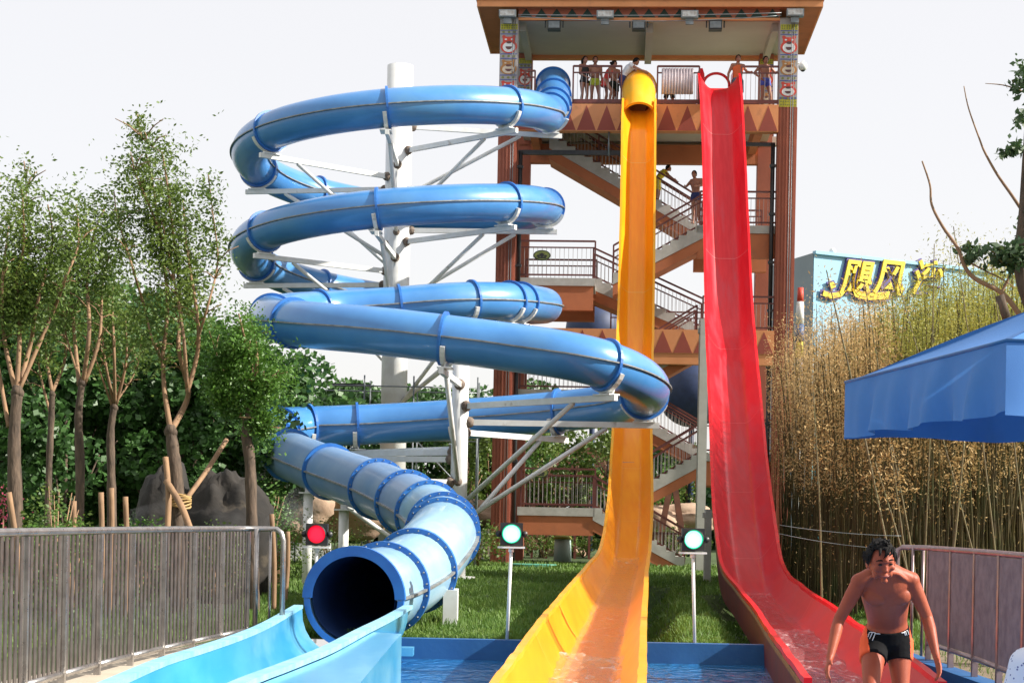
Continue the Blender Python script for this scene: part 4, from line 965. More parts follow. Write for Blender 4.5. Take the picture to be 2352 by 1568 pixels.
L2 = [(690, 62, 905, 0, 'leftmost treetop right of the round bright crown'), (735, 66, 880, 1, 'second treetop right of the round bright crown'), (785, 60, 905, 0, 'treetop just left of the thick white column'), (850, 70, 885, 1, 'treetop behind the thick white column'), (965, 64, 895, 0, 'treetop between the two white columns'), (1015, 68, 905, 1, 'treetop left of the slimmer white column'),
      (1110, 62, 1000, 0, 'tree right of the slimmer white column'), (1160, 75, 880, 1, 'treetop peeping out left of the tower column'), (620, 56, 930, 1, 'treetop half hidden by the round bright crown')]
for i, (x, Y, yt, k, lab) in enumerate(L2): place(k, x, Y, yt, 'distant green tree, ' + lab, G2, i * 1.1, 1.0)
G3 = 'thin young trees behind the tower'
L3 = [(1070, 60, 975, 'behind the slimmer white column'), (1095, 64, 1000, 'left of the tower, nearer the column'), (1120, 61, 985, 'touching the left tower column'), (1215, 66, 1000, 'above the left end of the lowest landing'), (1245, 63, 985, 'above the lowest oval sign'), (1280, 67, 1010, 'above the middle of the lowest landing'),
      (1318, 64, 985, 'above the right part of the lowest landing'), (1350, 68, 1000, 'above the right end of the lowest landing'), (1392, 63, 980, 'just left of the yellow slide'), (1530, 66, 1060, 'right of the yellow slide, lower'), (1580, 70, 1020, 'between the slides near the grey post'), (1185, 70, 1010, 'behind the left tower columns')]
for i, (x, Y, yt, lab) in enumerate(L3): place(2 + i % 2, x, Y, yt, 'spindly young tree, ' + lab, G3, i * .7, 1.1)
# farther hedge of trees closing the horizon: one mass
rn = np.random.default_rng(5); n = 26000
xx = rn.uniform(-46, 60, n); C = np.stack([xx, 92 + rn.uniform(-4, 4, n), rn.uniform(0, 1, n) * (3.4 + 1.6 * np.sin(xx * .31) + .9 * np.sin(xx * .83 + 1))], 1); C[:, 2] = np.abs(C[:, 2])
tag(quad_mesh('woodland', leaf_arrays(C, .75, 1.2, .1, 9), M['leafc']), 'low distant belt of green woodland closing the horizon', 'woodland', kind='stuff')
# shrubs
def shrub(px_, Y, yt, w_, n, label, leaf='leafa', lsz=.06, cat='shrub', grp=None, seed=1):
    q = P(px_, CY, Y); h_ = P(px_, yt, Y).z; root = empty('shrub', (q.x, q.y, 0), 0, label, cat, grp); r = random.Random(seed); rn = np.random.default_rng(seed)
    mb = MB()
    for k in range(9):
        a = r.uniform(0, 6.3); e = Vector((q.x + math.cos(a) * w_ * .45 * r.random(), q.y + math.sin(a) * w_ * .4, h_ * r.uniform(.5, .95))); mb.tube([(q.x, q.y, 0), (q.x + (e.x - q.x) * .3, q.y + (e.y - q.y) * .3, e.z * .5), e], [.018, .012, .005], 5)
    mb.build('stems', M['shoot'], root)
    g_ = rn.normal(size=(n, 3)); g_ /= np.linalg.norm(g_, axis=1, keepdims=True); g_ *= rn.uniform(.3, 1, (n, 1)); g_ = g_ * np.array([w_ / 2, w_ / 2, h_ / 2]) + np.array([q.x, q.y, h_ / 2])
    nz = np.array([noise.noise(Vector(p_) * 3.0) for p_ in g_]); quad_mesh('foliage', leaf_arrays(g_[nz > -.15], lsz, 1.8, 0, seed), M[leaf], parent=root); return root
GS = 'green bushes behind the left railing'
for i, (x, Y, yt, w_, lab, lf) in enumerate(((130, 21.5, 1095, 1.0, 'olive bush at the foot of the third pollarded tree', 'leafa'), (165, 21, 1190, .8, 'low bright bush in front of the olive bush', 'leafb'), (70, 21, 1200, .7, 'low bright bush beside the thick trunk', 'leafb'), (330, 24, 1175, 1.0, 'bright low bush before the dark rocks, left of the forked tree', 'leafb'), (500, 25.5, 1190, 1.1, 'low bush before the craggy rock', 'leafa'), (610, 30, 1090, 1.2, 'bright bush behind the tube near the round-crowned tree', 'leafb'), (640, 33, 1120, 1.4, 'bush left of the short white post', 'leafa'), (760, 40, 1180, 2.2, 'brownish bush behind the two short white posts', 'leafa'))):
    shrub(x, Y, yt, w_, 2600, lab, lf, grp=GS, seed=40 + i)
for i, (x, Y, yt, w_, lab) in enumerate(((1100, 50, 1190, 2.0, 'bush on the lawn left of the tower foot'), (1250, 62, 1210, 2.6, 'bush under the lowest landing, left'), (1340, 64, 1220, 3.0, 'bush under the lowest landing, right'), (1560, 60, 1200, 2.4, 'dark bush below the lower stairs'), (1700, 44, 1330, 1.0, 'small plant at the foot of the red slide'))):
    shrub(x, Y, yt, w_, 1500, lab, 'leafa', .11, grp='bushes around the tower foot', seed=60 + i)
mb = MB(); q = P(8, 1165, 24)
root = empty('flowering_shrub', (q.x, q.y, 0), 0, 'small shrub with pink flowers at the left edge', 'shrub')
rn = np.random.default_rng(3); g_ = rn.normal(size=(120, 3)) * np.array([.12, .1, .16]) + np.array(q); quad_mesh('flowers', leaf_arrays(g_, .05, 1.2, 0, 3), mat('pink_petal', (.55, .08, .16), None, rough=.6, trans=.3), parent=root)
mb.tube([(q.x, q.y, 0), tuple(q)], [.02, .01], 6); mb.build('stem', M['shoot'], root)
# ---------------------------------------------------------------- dark artificial rock, sandstone boulders
def rock(name, c, r, m, label, seed, grp=None, amp=.45, fr=1.3, cat='rock'):
    mb = MB(); mb.ball(c, r, 40, 26, f=lambda d: 1 + amp * noise.noise(d * fr + Vector((seed, 0, 0))) + amp * .35 * noise.noise(d * fr * 3.3 + Vector((seed, 5, 0))) + amp * .22 * abs(noise.noise(d * 9)) + amp * .10 * noise.noise(d * 22))
    mb.v = [(x, y, max(z, -.02)) for x, y, z in mb.v]; return tag(mb.build(name, m, fixn=False), label, cat, grp)
q = P(372, 1100, 29); rock('rock', (q.x, 29.5, .9), (.5, .8, 1.35), M['rock'], 'tall dark upright rock behind the forked tree, the left of two', 3, 'dark artificial rocks', .3, .9)
q = P(510, 1080, 29); rock('rock', (q.x, 29.2, .8), (.80, .8, 1.2), M['rock'], 'broad dark craggy rock between the forked and round-crowned trees', 8, 'dark artificial rocks', .38, 1.1)
q = P(500, 1200, 27); rock('rock', (q.x, 27, .3), (.35, .3, .42), M['rock'], 'small rounded dark rock in front of the broad craggy rock', 14, 'dark artificial rocks')
for i, (x, y, Y, rx, rz, lab) in enumerate(((670, 1140, 46, 1.0, .8, 'pinkish boulder behind the first short white post'), (800, 1150, 48, 1.3, .7, 'pinkish boulder behind the second short white post'), (1070, 1165, 58, 1.4, .5, 'pale boulder by the foot of the slimmer white column'), (1550, 1180, 64, 1.5, .55, 'smooth sunlit sandstone boulder right of the yellow slide'), (1590, 1178, 66, .9, .5, 'sandstone boulder by the grey post'), (1515, 1190, 63, .8, .7, 'brown boulder touching the yellow slide'), (1300, 1262, 66, .7, .3, 'low pale stone under the lowest landing'))):
    q = P(x, y, Y); rock('boulder', (q.x, Y, q.z - rz * .4), (rx, rx * .8, rz), M['sand'], lab, 30 + i, 'sandstone boulders behind the slides', .3)
# rust-coloured arched pergola behind the tower
pg = empty('arched_pergola', P(1320, 1290, 70) * 1, 0, 'rust brown arched timber bridge behind the lowest landing', 'bridge')
rb = mat('rust_timber', (.22, .085, .05), (.14, .06, .04), 3, .8)
for k in range(5):
    Yk_ = 66 + k * 1.6; a = P(1205 + k * 22, CY, Yk_).x; b_ = P(1470 + k * 20, CY, Yk_).x; mb = MB()
    pts = [Vector((a + (b_ - a) * j / 16, Yk_, .2 + 3.9 * math.sin(math.pi * (j / 16) ** .9) ** .75)) for j in range(17)]
    for j in range(16): mb.beam(pts[j], pts[j + 1], .14, .22)
    mb.build('arch_rib', rb, pg)
mb = MB(); 
for j in range(3): mb.beam((P(1210, CY, 66).x + 1.2 + j * 1.1, 66, 2.6 + j * .5), (P(1290, CY, 72.4).x + 1.2 + j * 1.1, 72.4, 2.6 + j * .5), .1, .14)
mb.build('purlins', rb, pg)
fr_ = empty('timber_frame', P(1560, 1200, 62) * 1, 0, 'rust brown A-shaped timber frame between the slides', 'frame')
for x0_, y0_, x1_, y1_ in ((1545, 1085, 1515, 1170), (1545, 1085, 1575, 1190)):
    mb = MB(); mb.beam(P(x0_, y0_, 60), P(x1_, y1_, 60) - Vector((0, 0, 1.2)), .16, .2); mb.build('leg', rb, fr_)
# low rail fences on the lawn behind
def rail_fence(a, b_, n, h_, m, label, grp, r_=.03):
    a = Vector(a); b_ = Vector(b_); root = empty('rail_fence', (a + b_) / 2, 0, label, 'fence', grp)
    mb = MB(); mb.beam(a + Vector((0, 0, h_)), b_ + Vector((0, 0, h_)), r_ * 2, r_ * 2); mb.build('top_rail', m, root)
    for k in range(n + 1):
        q = a.lerp(b_, k / n); mb = MB(); mb.beam(q, q + Vector((0, 0, h_ - r_ * 1.1)), r_ * 2, r_ * 2); mb.build('post', m, root)
X_ = lambda px_, Y: P(px_, CY, Y).x
rail_fence((X_(1040, 56), 56, 0), (X_(1180, 56), 56, 0), 6, .95, M['white'], 'pale low rail fence on the lawn left of the tower foot', 'low fences behind the lawn')
rail_fence((X_(1190, 62), 62, 0), (X_(1420, 62), 62, 0), 7, 1.0, M['rail'], 'brown low rail fence under the lowest landing', 'low fences behind the lawn', .04)
rail_fence((X_(1500, 58), 58, 0), (X_(1620, 58), 58, 0), 5, 1.0, M['rail'], 'brown low rail fence right of the yellow slide', 'low fences behind the lawn', .04)
wl = MB(); wl.bb(X_(600, 52), X_(760, 52), 52, 52.2, 0, .95)
tag(wl.build('picket_wall', M['white']), 'white low wall glimpsed left of the short white posts', 'wall')
# small things under the landing: bin, drums, lantern
q = P(1292, 1270, 58); mb = MB(); mb.cyl((q.x, 58, 0), (q.x, 58, .75), .3, .27, 16); mb.cyl((q.x, 58, .75), (q.x, 58, .85), .33, .25, 16, mi=1)
tag(mb.build('barrel', [mat('pale_teal_drum', (.38, .50, .46), None, rough=.6), M['bamg']]), 'pale teal barrel with yellow lid beside the left tower column', 'barrel')
q = P(1402, 1258, 57); mb = MB(); mb.ball((q.x, 57, .62), (.28, .28, .34), 14, 8); mb.cyl((q.x, 57, 0), (q.x, 57, .4), .06, n=8)
tag(mb.build('lantern', mat('orange_red_paint', (.55, .10, .03), None, rough=.6)), 'round orange-red ornament left of the yellow slide', 'ornament')
# green hose ring at the tower foot
mb = MB(); q = P(1225, 1290, 50)
for k in range(3): mb.tube([Vector((q.x + (.55 + .05 * k) * math.cos(a), q.y + .3 * math.sin(a), .03 + .03 * k)) for a in [j * .35 for j in range(19)]], .02, 6)
tag(mb.build('hose', mat('green_hose', (.10, .35, .25), None, rough=.5)), 'coiled green hose at the foot of the left tower column', 'hose')
# scaffold around the thick column
sf = empty('scaffold', (AX.x - .9, AX.y - .3, 0), 0, 'thin steel scaffold beside the thick white column', 'scaffold')
for x0_ in (-2.6, -.75, .62, 2.4):
    for yy in (-1.1, .9):
        mb = MB(); mb.cyl((AX.x + x0_, AX.y + yy, 0), (AX.x + x0_, AX.y + yy, 5.3), .022, n=6); mb.build('standard', M['greymetal'], sf)
for z_ in (1.8, 3.6, 5.0):
    for yy in (-1.1, .9): mb = MB(); mb.cyl((AX.x - 2.6, AX.y + yy, z_), (AX.x + 2.4, AX.y + yy, z_), .02, n=6); mb.build('ledger', M['greymetal'], sf)
mb = MB(); mb.bb(AX.x - 2.5, AX.x - .6, AX.y - 1.0, AX.y - .45, 5.02, 5.07); mb.build('deck_board', M['black'], sf)
for a_, b_ in (((-2.6, -1.1, 1.8), (-.75, -1.1, 3.6)), ((.62, -1.1, 3.6), (2.4, -1.1, 1.8))):
    mb = MB(); mb.cyl((AX.x + a_[0], AX.y + a_[1], a_[2]), (AX.x + b_[0], AX.y + b_[1], b_[2]), .02, n=6); mb.build('diagonal', M['greymetal'], sf)
# ---------------------------------------------------------------- bamboo
def bamboo_stuff():
    rn = np.random.default_rng(77); mb_v = []; mi = []
    n = 3600; X = rn.uniform(4.5, 16.5, n); Y = 25.5 + rn.uniform(0, 1, n) ** 1.15 * 18
    pxs = 1176 + 4000 * X / Y; ok = (pxs > np.interp(Y, [25, 28, 33, 37, 40, 44], [1960, 1925, 1865, 1840, 1800, 1765])) & (pxs < 2420); X = X[ok]; Y = Y[ok]; pxs = pxs[ok]
    ytop = np.interp(pxs, [1740, 1800, 1900, 2000, 2100, 2200, 2300, 2420], [790, 775, 750, 715, 680, 640, 620, 625]) + rn.normal(size=len(X)) * 38
    H = EYE + (1190 - ytop) / 4000 * Y * rn.uniform(.75, 1.0, len(X))
    lean = rn.normal(size=(len(X), 2)) * .05
    def strip(a, b_, w_):
        d = b_ - a; s = np.stack([np.ones(len(a)), np.zeros(len(a)), np.zeros(len(a))], 1) * w_[:, None]; s2 = np.stack([np.zeros(len(a)), np.ones(len(a)), np.zeros(len(a))], 1) * w_[:, None]
        return [np.stack([a - s, a + s, b_ + s * .6, b_ - s * .6], 1).reshape(-1, 3), np.stack([a - s2, a + s2, b_ + s2 * .6, b_ - s2 * .6], 1).reshape(-1, 3), np.stack([a - s * .7 - s2 * .7, a + s * .7 + s2 * .7, b_ + s * .5 + s2 * .5, b_ - s * .5 - s2 * .5], 1).reshape(-1, 3)]
    B0 = np.stack([X, Y, np.zeros(len(X))], 1)
    prev = B0; segs = []
    for k in range(4):
        f = (k + 1) / 4; nx_ = np.stack([X + lean[:, 0] * H * f ** 1.5, Y + lean[:, 1] * H * f ** 1.5, H * f], 1)
        segs += strip(prev, nx_, .020 * (1 - .2 * k) * rn.uniform(.6, 1.7, len(X))); prev = nx_
    V = np.concatenate(segs); mi = np.zeros(len(V) // 4, dtype=int)
    # leaves: density rises with height, few at the bottom
    m = 400000; i = rn.integers(0, len(X), m); f = 1 - rn.uniform(0, 1, m) ** 1.35 * .55; f = np.clip(f + .03, 0, 1.05)
    low = rn.random(m) < .05; f = np.where(low, rn.uniform(.05, 1, m), f)
    C = np.stack([X[i] + lean[i, 0] * H[i] * f ** 1.5, Y[i] + lean[i, 1] * H[i] * f ** 1.5, H[i] * f], 1) + rn.normal(size=(m, 3)) * np.array([.26, .26, .18])
    pyl = 1190 - 4000 * (C[:, 2] - EYE) / C[:, 1]
    C = C[1176 + 4000 * C[:, 0] / C[:, 1] > np.interp(pyl, [600, 700, 1000, 1200, 1280, 1307, 1350, 1400], [1736, 1740, 1762, 1785, 1800, 1815, 1872, 1945])]
    LV = leaf_arrays(C, .053, 3.6, .35, 8)
    pxl = 1176 + 4000 * C[:, 0] / C[:, 1]; ph = C[:, 2]
    gz = np.array([noise.noise(Vector((c[0] * .9, c[1] * .9, c[2] * 1.1))) for c in C])
    pg_ = np.clip((pxl - 1900) / 250, 0, 1) * np.clip((ph - 2.6) / 1.6, .12, 1) + gz * .55
    green = (pg_ > .45)
    V = np.concatenate([V, LV]); mi = np.concatenate([mi, np.where(green, 2, 1)])
    tag(quad_mesh('bamboo_thicket', V, [M['culm'], M['dry'], M['bamg']], mi, origin=(9, 30, 0)), 'dense half-dry bamboo thicket right of the red slide', 'bamboo', kind='stuff')
bamboo_stuff()
GB = 'tall bamboo stems standing out of the thicket'
for i, (x0_, y0_, x1_, y1_, w_, lab) in enumerate(((1952, 870, 1898, 620, .022, 'dark leaning stem before the blue building, leftmost'), (2008, 800, 1985, 640, .016, 'thin stem under the sign, second from left'), (2100, 760, 2060, 640, .015, 'stem just right of the sign lettering'), (2140, 740, 2146, 560, .016, 'upright stem reaching the roofline'),
        (2215, 720, 2190, 520, .016, 'tallest stem above the roofline'), (2290, 720, 2275, 590, .016, 'stem next to the broken trunk'), (2060, 1240, 2010, 1060, .022, 'yellowish stem leaning above the man'), (2085, 1240, 2048, 1020, .020, 'yellow-green stem right of the man'), (2190, 1220, 2215, 1010, .030, 'thick dark stem under the canopy'), (1880, 1220, 1868, 900, .018, 'stem in the middle of the thicket'))):
    Y = 25.2; a = P(x0_, y0_, Y); b_ = P(x1_, y1_, Y); d = (b_ - a); base = a - d * (a.z / d.z) if d.z > 0 else a; base.z = 0
    if abs(base.x - a.x) > 1.2: base.x = a.x + math.copysign(1.2, base.x - a.x)
    root = empty('bamboo', base, 0, 'bamboo, ' + lab, 'bamboo', GB); rn = np.random.default_rng(200 + i)
    mb = MB(); cc = catmull([base, (base + b_) / 2 + Vector((.03, 0, 0)), b_], 6); mb.tube(cc, [w_ * (1 - .6 * k / 12) for k in range(13)], 7)
    for k in range(1, 12): mb.ball(cc[k], w_ * 1.15 * (1 - .6 * k / 12), 6, 4)
    mb.build('stem', M['culm'], root)
    quad_mesh('foliage', leaf_arrays(pts_on(cc[8:], 260, rn, .25), .065, 3.6, .3, i), M['bamg' if i in (2, 3, 4, 5) else 'dry'], parent=root)
# ---------------------------------------------------------------- sparse tree at the right edge
rt = empty('sparse_tree', (P(2400, CY, 17).x, 17, 0), 0, 'sparse tree with long bare branches at the right edge', 'tree')
mb = MB(); mb.tube(catmull([(P(2520, CY, 17).x, 17, 0), P(2450, 900, 17), P(2385, 740, 17), P(2345, 620, 17), P(2352, 480, 17), P(2360, 300, 17)], 5), [.12 - .0035 * k for k in range(26)], 8); mb.build('trunk', M['bark'], rt)
for k, (pts, w_) in enumerate((([(2118, 370), (2136, 425), (2140, 470), (2165, 520), (2200, 570), (2215, 610), (2240, 640), (2300, 672), (2340, 720), (2380, 790)], .030), ([(2214, 198), (2225, 250), (2250, 320), (2262, 350), (2290, 400), (2325, 450), (2365, 510)], .018), ([(2263, 192), (2310, 197), (2360, 215)], .011),
        ([(2218, 598), (2260, 620), (2300, 640), (2330, 660)], .010), ([(2300, 672), (2320, 630), (2335, 560), (2350, 480)], .016))):
    cc = catmull([P(x, y, 17 + .1 * k) for x, y in pts], 5); mb = MB(); n = len(cc); rev = k < 3
    mb.tube(cc, [w_ * ((.25 + .75 * i / n) if rev else (1 - .5 * i / n)) for i in range(n)], 7); mb.build('branch', M['shoot'], rt)
mb = MB(); mb.tube([P(2312, 730, 16.8), P(2303, 700, 16.8), P(2296, 678, 16.8)], [.045, .042, .045], 9); mb.tube([P(2312, 730, 16.8), P(2370, 850, 16.8), (P(2480, CY, 16.8).x, 16.8, 0)], [.045, .05, .055], 9)
tag(mb.build('broken_trunk', M['bark']), 'broken grey trunk stub at the right edge beneath the sparse tree', 'trunk')
rn = np.random.default_rng(9); C = []
for (x, y, n_, w_, h_) in ((2325, 345, 110, 22, 8), (2315, 585, 420, 30, 20), (2340, 600, 300, 20, 22), (2235, 590, 70, 16, 6), (2215, 570, 50, 14, 4), (2350, 180, 160, 18, 30), (2345, 270, 60, 8, 20), (2250, 575, 60, 16, 5), (2360, 520, 120, 10, 30)):
    c = P(x, y, 17); k = 17 / FPX; C.append(rn.normal(size=(n_, 3)) * np.array([w_ * k * .6, .15, h_ * k * .6]) + np.array(c))
quad_mesh('foliage', leaf_arrays(np.concatenate(C), .085, 2.0, .4, 5), mat('dark_leaf', (.035, .075, .025), (.05, .10, .03), 3, .5, trans=.25), parent=rt)
# ---------------------------------------------------------------- lawn blades: one mass
rn = np.random.default_rng(31); n = 120000
Yg = 19.85 + rn.uniform(0, 1, n) ** 1.7 * 36; Xg = (rn.uniform(560, 2352, n) - 1176) / 4000 * Yg
okm = ~((Xg > PX0) & (Xg < PX1) & (Yg < PY1 + .17)); Xg = Xg[okm]; Yg = Yg[okm]; n = len(Xg)
h_ = rn.uniform(.035, .10, n) * (1 + .5 * np.sin(Xg * 2) * np.sin(Yg * 1.3)); a = rn.uniform(0, 6.3, n); w_ = rn.uniform(.006, .012, n) * (1 + (Yg - 20) * .05)
s = np.stack([np.cos(a) * w_, np.sin(a) * w_, 0 * a], 1); b0 = np.stack([Xg, Yg, np.array([gz(x_, y_) for x_, y_ in zip(Xg, Yg)])], 1); tp = b0 + np.stack([rn.normal(size=n) * .03, rn.normal(size=n) * .03, h_], 1)
V = np.stack([b0 - s, b0 + s, tp + s * .15, tp - s * .15], 1).reshape(-1, 3)
tag(quad_mesh('lawn_grass', V, M['blade'], origin=(0, 30, 0)), 'short green lawn behind the pool', 'grass', kind='stuff')
n = 14000; Yg = rn.uniform(12, 24, n); Xg = np.where(rn.random(n) < .75, rn.uniform(-6.6, -3.0, n) - (Yg - 12) * .03, rn.uniform(4.3, 6.2, n)); okm = ~((Xg > -4.6) & (Xg < 0) & (Yg < 18.95)); Xg = Xg[okm]; Yg = Yg[okm]; n = len(Xg)
h_ = rn.uniform(.05, .16, n); a = rn.uniform(0, 6.3, n); s = np.stack([np.cos(a) * .008, np.sin(a) * .008, 0 * a], 1); b0 = np.stack([Xg, Yg, 0 * a], 1); tp = b0 + np.stack([rn.normal(size=n) * .05, rn.normal(size=n) * .05, h_], 1)
tag(quad_mesh('side_grass', np.stack([b0 - s, b0 + s, tp + s * .15, tp - s * .15], 1).reshape(-1, 3), M['blade'], origin=(0, 18, 0)), 'rough grass beside the metal railings', 'grass', kind='stuff')
# ================================================================ BLUE BUILDING WITH THE SIGN
bl = empty('blue_building', P(1870, 900, 80).xy.to_3d(), 0, 'pale blue painted building with yellow lettering behind the bamboo', 'building')
c0 = P(1870, 580, 80); ztop = c0.z
cl_ = Vector((P(1735, 620, 86).x, 86, 0)); cr_ = Vector((P(2200, 600, 84).x, 84, 0)); c0 = Vector((c0.x, 80, 0)); e2 = c0 + (cr_ - c0) * 2.6
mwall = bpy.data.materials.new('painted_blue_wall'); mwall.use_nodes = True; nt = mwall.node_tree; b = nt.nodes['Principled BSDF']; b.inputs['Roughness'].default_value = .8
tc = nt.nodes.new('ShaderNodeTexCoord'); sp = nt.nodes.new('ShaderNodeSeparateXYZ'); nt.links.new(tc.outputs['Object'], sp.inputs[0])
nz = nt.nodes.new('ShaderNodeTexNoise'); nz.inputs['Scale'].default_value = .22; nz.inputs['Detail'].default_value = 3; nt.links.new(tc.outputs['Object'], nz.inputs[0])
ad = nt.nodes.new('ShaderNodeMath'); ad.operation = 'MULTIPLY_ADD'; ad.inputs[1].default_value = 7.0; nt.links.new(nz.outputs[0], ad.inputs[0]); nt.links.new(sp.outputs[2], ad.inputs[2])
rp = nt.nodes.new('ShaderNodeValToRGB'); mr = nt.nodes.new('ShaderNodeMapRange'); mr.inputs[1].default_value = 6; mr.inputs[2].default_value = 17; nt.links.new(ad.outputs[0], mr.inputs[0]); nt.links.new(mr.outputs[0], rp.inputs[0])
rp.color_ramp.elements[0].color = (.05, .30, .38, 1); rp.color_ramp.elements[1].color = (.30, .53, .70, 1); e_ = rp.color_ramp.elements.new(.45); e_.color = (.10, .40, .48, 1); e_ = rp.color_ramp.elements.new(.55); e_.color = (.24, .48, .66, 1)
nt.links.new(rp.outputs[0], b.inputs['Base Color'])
mb = MB(); nrm = (c0 - e2).cross(Vector((0, 0, 1))).normalized()
back = Vector((cl_.x + (e2 - c0).x, cl_.y + (e2 - c0).y, 0))
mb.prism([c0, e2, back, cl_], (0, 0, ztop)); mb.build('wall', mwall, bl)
mb = MB(); d = (cl_ - c0); mb.prism([c0 + d * .003 + Vector((-.02, 0, 0)), cl_ + Vector((-.02, 0, 0)), cl_ + Vector((-.06, 0, 0)), c0 + d * .003 + Vector((-.06, 0, 0))], (0, 0, ztop - .02)); mb.build('side_wall', mat('shaded_side_grey', (.27, .31, .34), (.24, .28, .31), .6, .85), bl)  # grey facing carries the shade of this side in its colour
mb = MB(); mb.beam(c0 + Vector((0, -.05, ztop)), e2 + Vector((0, -.05, ztop)), .25, .14); mb.build('parapet_trim', mwall, bl)
wd = (e2 - c0).normalized(); fz = Vector((0, 0, 1)); fn = Vector((wd.y, -wd.x, 0))
q = P(1925, 582, 80.6); mb = MB(); mb.cyl((q.x, 82, ztop), (q.x, 82, ztop + .3), .06); mb.ball((q.x, 82, ztop + .38), .16, 10, 6); tag(mb.build('roof_lamp', M['white']), 'small lamp on the roof edge of the blue building', 'lamp')
def on_wall(px_, py_, off):
    o = Vector((0, 0, EYE)); dd = P(px_, py_, 1.0) - o; t = (c0 - o).dot(fn) / dd.dot(fn); return o + dd * t + fn * off
myl = mat('sign_yellow', (.78, .60, .03), (.70, .50, .02), 2, .5); mpu = mat('sign_purple', (.07, .05, .22), None, rough=.6)
def sign_text(ch, px_, py_, hpx, name, lab, shear=.25, wsc=1.0):
    root = None; pos = on_wall(px_, py_, 0)
    outs = []
    for k, (off, m, ex) in enumerate(((.17, myl, .0), (.09, mpu, .13))):
        cu = bpy.data.curves.new(name, 'FONT'); cu.body = ch; cu.size = 1; cu.extrude = .03; cu.shear = shear; cu.offset = (.018 if k == 0 else .055)
        cu.align_x = 'CENTER'; cu.align_y = 'CENTER'
        o = bpy.data.objects.new(name, cu); sc.collection.objects.link(o)
        dg = bpy.context.evaluated_depsgraph_get(); me = bpy.data.meshes.new_from_object(o.evaluated_get(dg)); bpy.data.objects.remove(o)
        s = hpx / FPX * 80 * 1.08
        R = Matrix((wd * wsc, fz, fn)).transposed()
        for v in me.vertices: v.co = R @ (v.co * s) + fn * off
        me.materials.clear(); me.materials.append(m)
        o = bpy.data.objects.new('letter_face' if k == 0 else 'letter_outline', me); sc.collection.objects.link(o); outs.append(o)
    root = empty(name, pos, 0, lab, 'sign', 'yellow characters on the blue building')
    for o in outs: o.parent = root
    return root
sign_text('飓', 1958, 645, 84, 'sign_letter', 'first yellow character with purple edge on the blue building, leftmost')
sign_text('风', 2034, 643, 84, 'sign_letter', 'second yellow character with purple edge on the blue building')
sign_text('湾', 2120, 647, 84, 'sign_letter', 'third yellow character on the blue building, half hidden by bamboo')
mb = MB()
for off, m_, gr in ((.15, 0, 0), (.08, 1, 4)):
    pts = [(1890 - gr, 668), (1886 - gr, 680 + gr), (1900, 688 + gr), (1930, 682 + gr), (1950, 668), (1985, 676), (2035, 672), (2040, 688 + gr), (1990, 690 + gr), (1950, 684 + gr), (1905, 678 - gr)]
    mb.prism([on_wall(x, y, off) for x, y in [(1886 - gr, 668 - gr), (1884 - gr, 680 + gr), (1905, 687 + gr), (1928, 681 + gr), (1938, 668 - gr), (1922, 672 - gr), (1900, 674 - gr)]], fn * .05, m_)
    mb.prism([on_wall(x, y, off) for x, y in [(1952 - gr, 664 - gr), (1958, 682 + gr), (1985, 690 + gr), (2034 + gr, 688 + gr), (2038 + gr, 670 - gr), (1990, 674 - gr)]], fn * .05, m_)
    mb.prism([on_wall(x, y, off) for x, y in [(1898 - gr, 652 - gr), (1904, 664 + gr), (1914 + gr, 660 + gr), (1908 + gr, 648 - gr)]], fn * .05, m_)
tag(mb.build('sign_flourish', [myl, mpu]), 'yellow swoosh under the characters on the blue building', 'sign')
# coloured relief column beside the tower
q = P(1838, 700, 62); mb = MB()
for k, (z0, z1, r, m_) in enumerate(((0, 6.9, .14, 0), (6.6, 7.3, .16, 1), (7.3, 7.9, .15, 2), (7.9, 8.5, .17, 1), (8.5, 9.3, .15, 0), (9.3, 9.8, .12, 3))): mb.cyl((q.x, 62, z0), (q.x, 62, z1), r, r * .85, 14, m_)
tag(mb.build('painted_pole', [M['white'], M['poolwall'], cY, cR]), 'white, blue and yellow painted pole right of the tower column', 'pole')

# ================================================================ BLUE CANOPY
cA = P(1941, 885, 9.6); cB_ = P(2312, 776, 7.3); cA.z = cB_.z = (cA.z + cB_.z) / 2
ed = cB_ - cA; Lc = ed.length; ex_ = ed.normalized(); ey_ = Vector((-ex_.y, ex_.x, 0));
if ey_.x < 0: ey_ = -ey_
corners = [cA, cB_, cB_ + ey_ * Lc, cA + ey_ * Lc]; cen = (corners[0] + corners[2]) / 2; apex = cen + Vector((0, 0, .52))
root = empty('parasol', (cen.x, cen.y, 0), 0, 'blue canvas square parasol cut by the right edge of the photo', 'parasol')
mb = MB()
for i in range(4):
    a, b_ = corners[i], corners[(i + 1) % 4]; rows = []
    for j in range(13):
        f = j / 12; row = []
        for k in range(25):
            g_ = k / 24; e = a.lerp(b_, g_); p_ = e.lerp(apex, f)
            sag = .05 * math.sin(math.pi * f) * (math.sin(math.pi * g_)) ; row.append(p_ - Vector((0, 0, sag + .012 * math.sin(g_ * 9 + f * 5) * math.sin(math.pi * f))))
        rows.append(row)
    mb.sheet(rows)
mb.build('canopy', M['canopy'], root, fixn=False)
mb = MB(); 
for i in range(4):
    a, b_ = corners[i], corners[(i + 1) % 4]; out = ((a + b_) / 2 - cen); out.z = 0; out.normalize(); rows = []
    for j in range(13):
        f = j / 12; row = []
        for k in range(61):
            g_ = k / 60; e = a.lerp(b_, g_); edge = min(g_, 1 - g_) * 8
            wv = (.035 * math.sin(g_ * 23 + i * 2 + f * 1.4) + .02 * math.sin(g_ * 51 + f * 2)) * min(1, edge) * f
            row.append(e + out * (wv + .01 * math.sin(f * math.pi) * min(1, edge)) - Vector((0, 0, f * (.30 + .010 * math.sin(g_ * 17 + i)) )))
        rows.append(row)
    mb.sheet(rows)
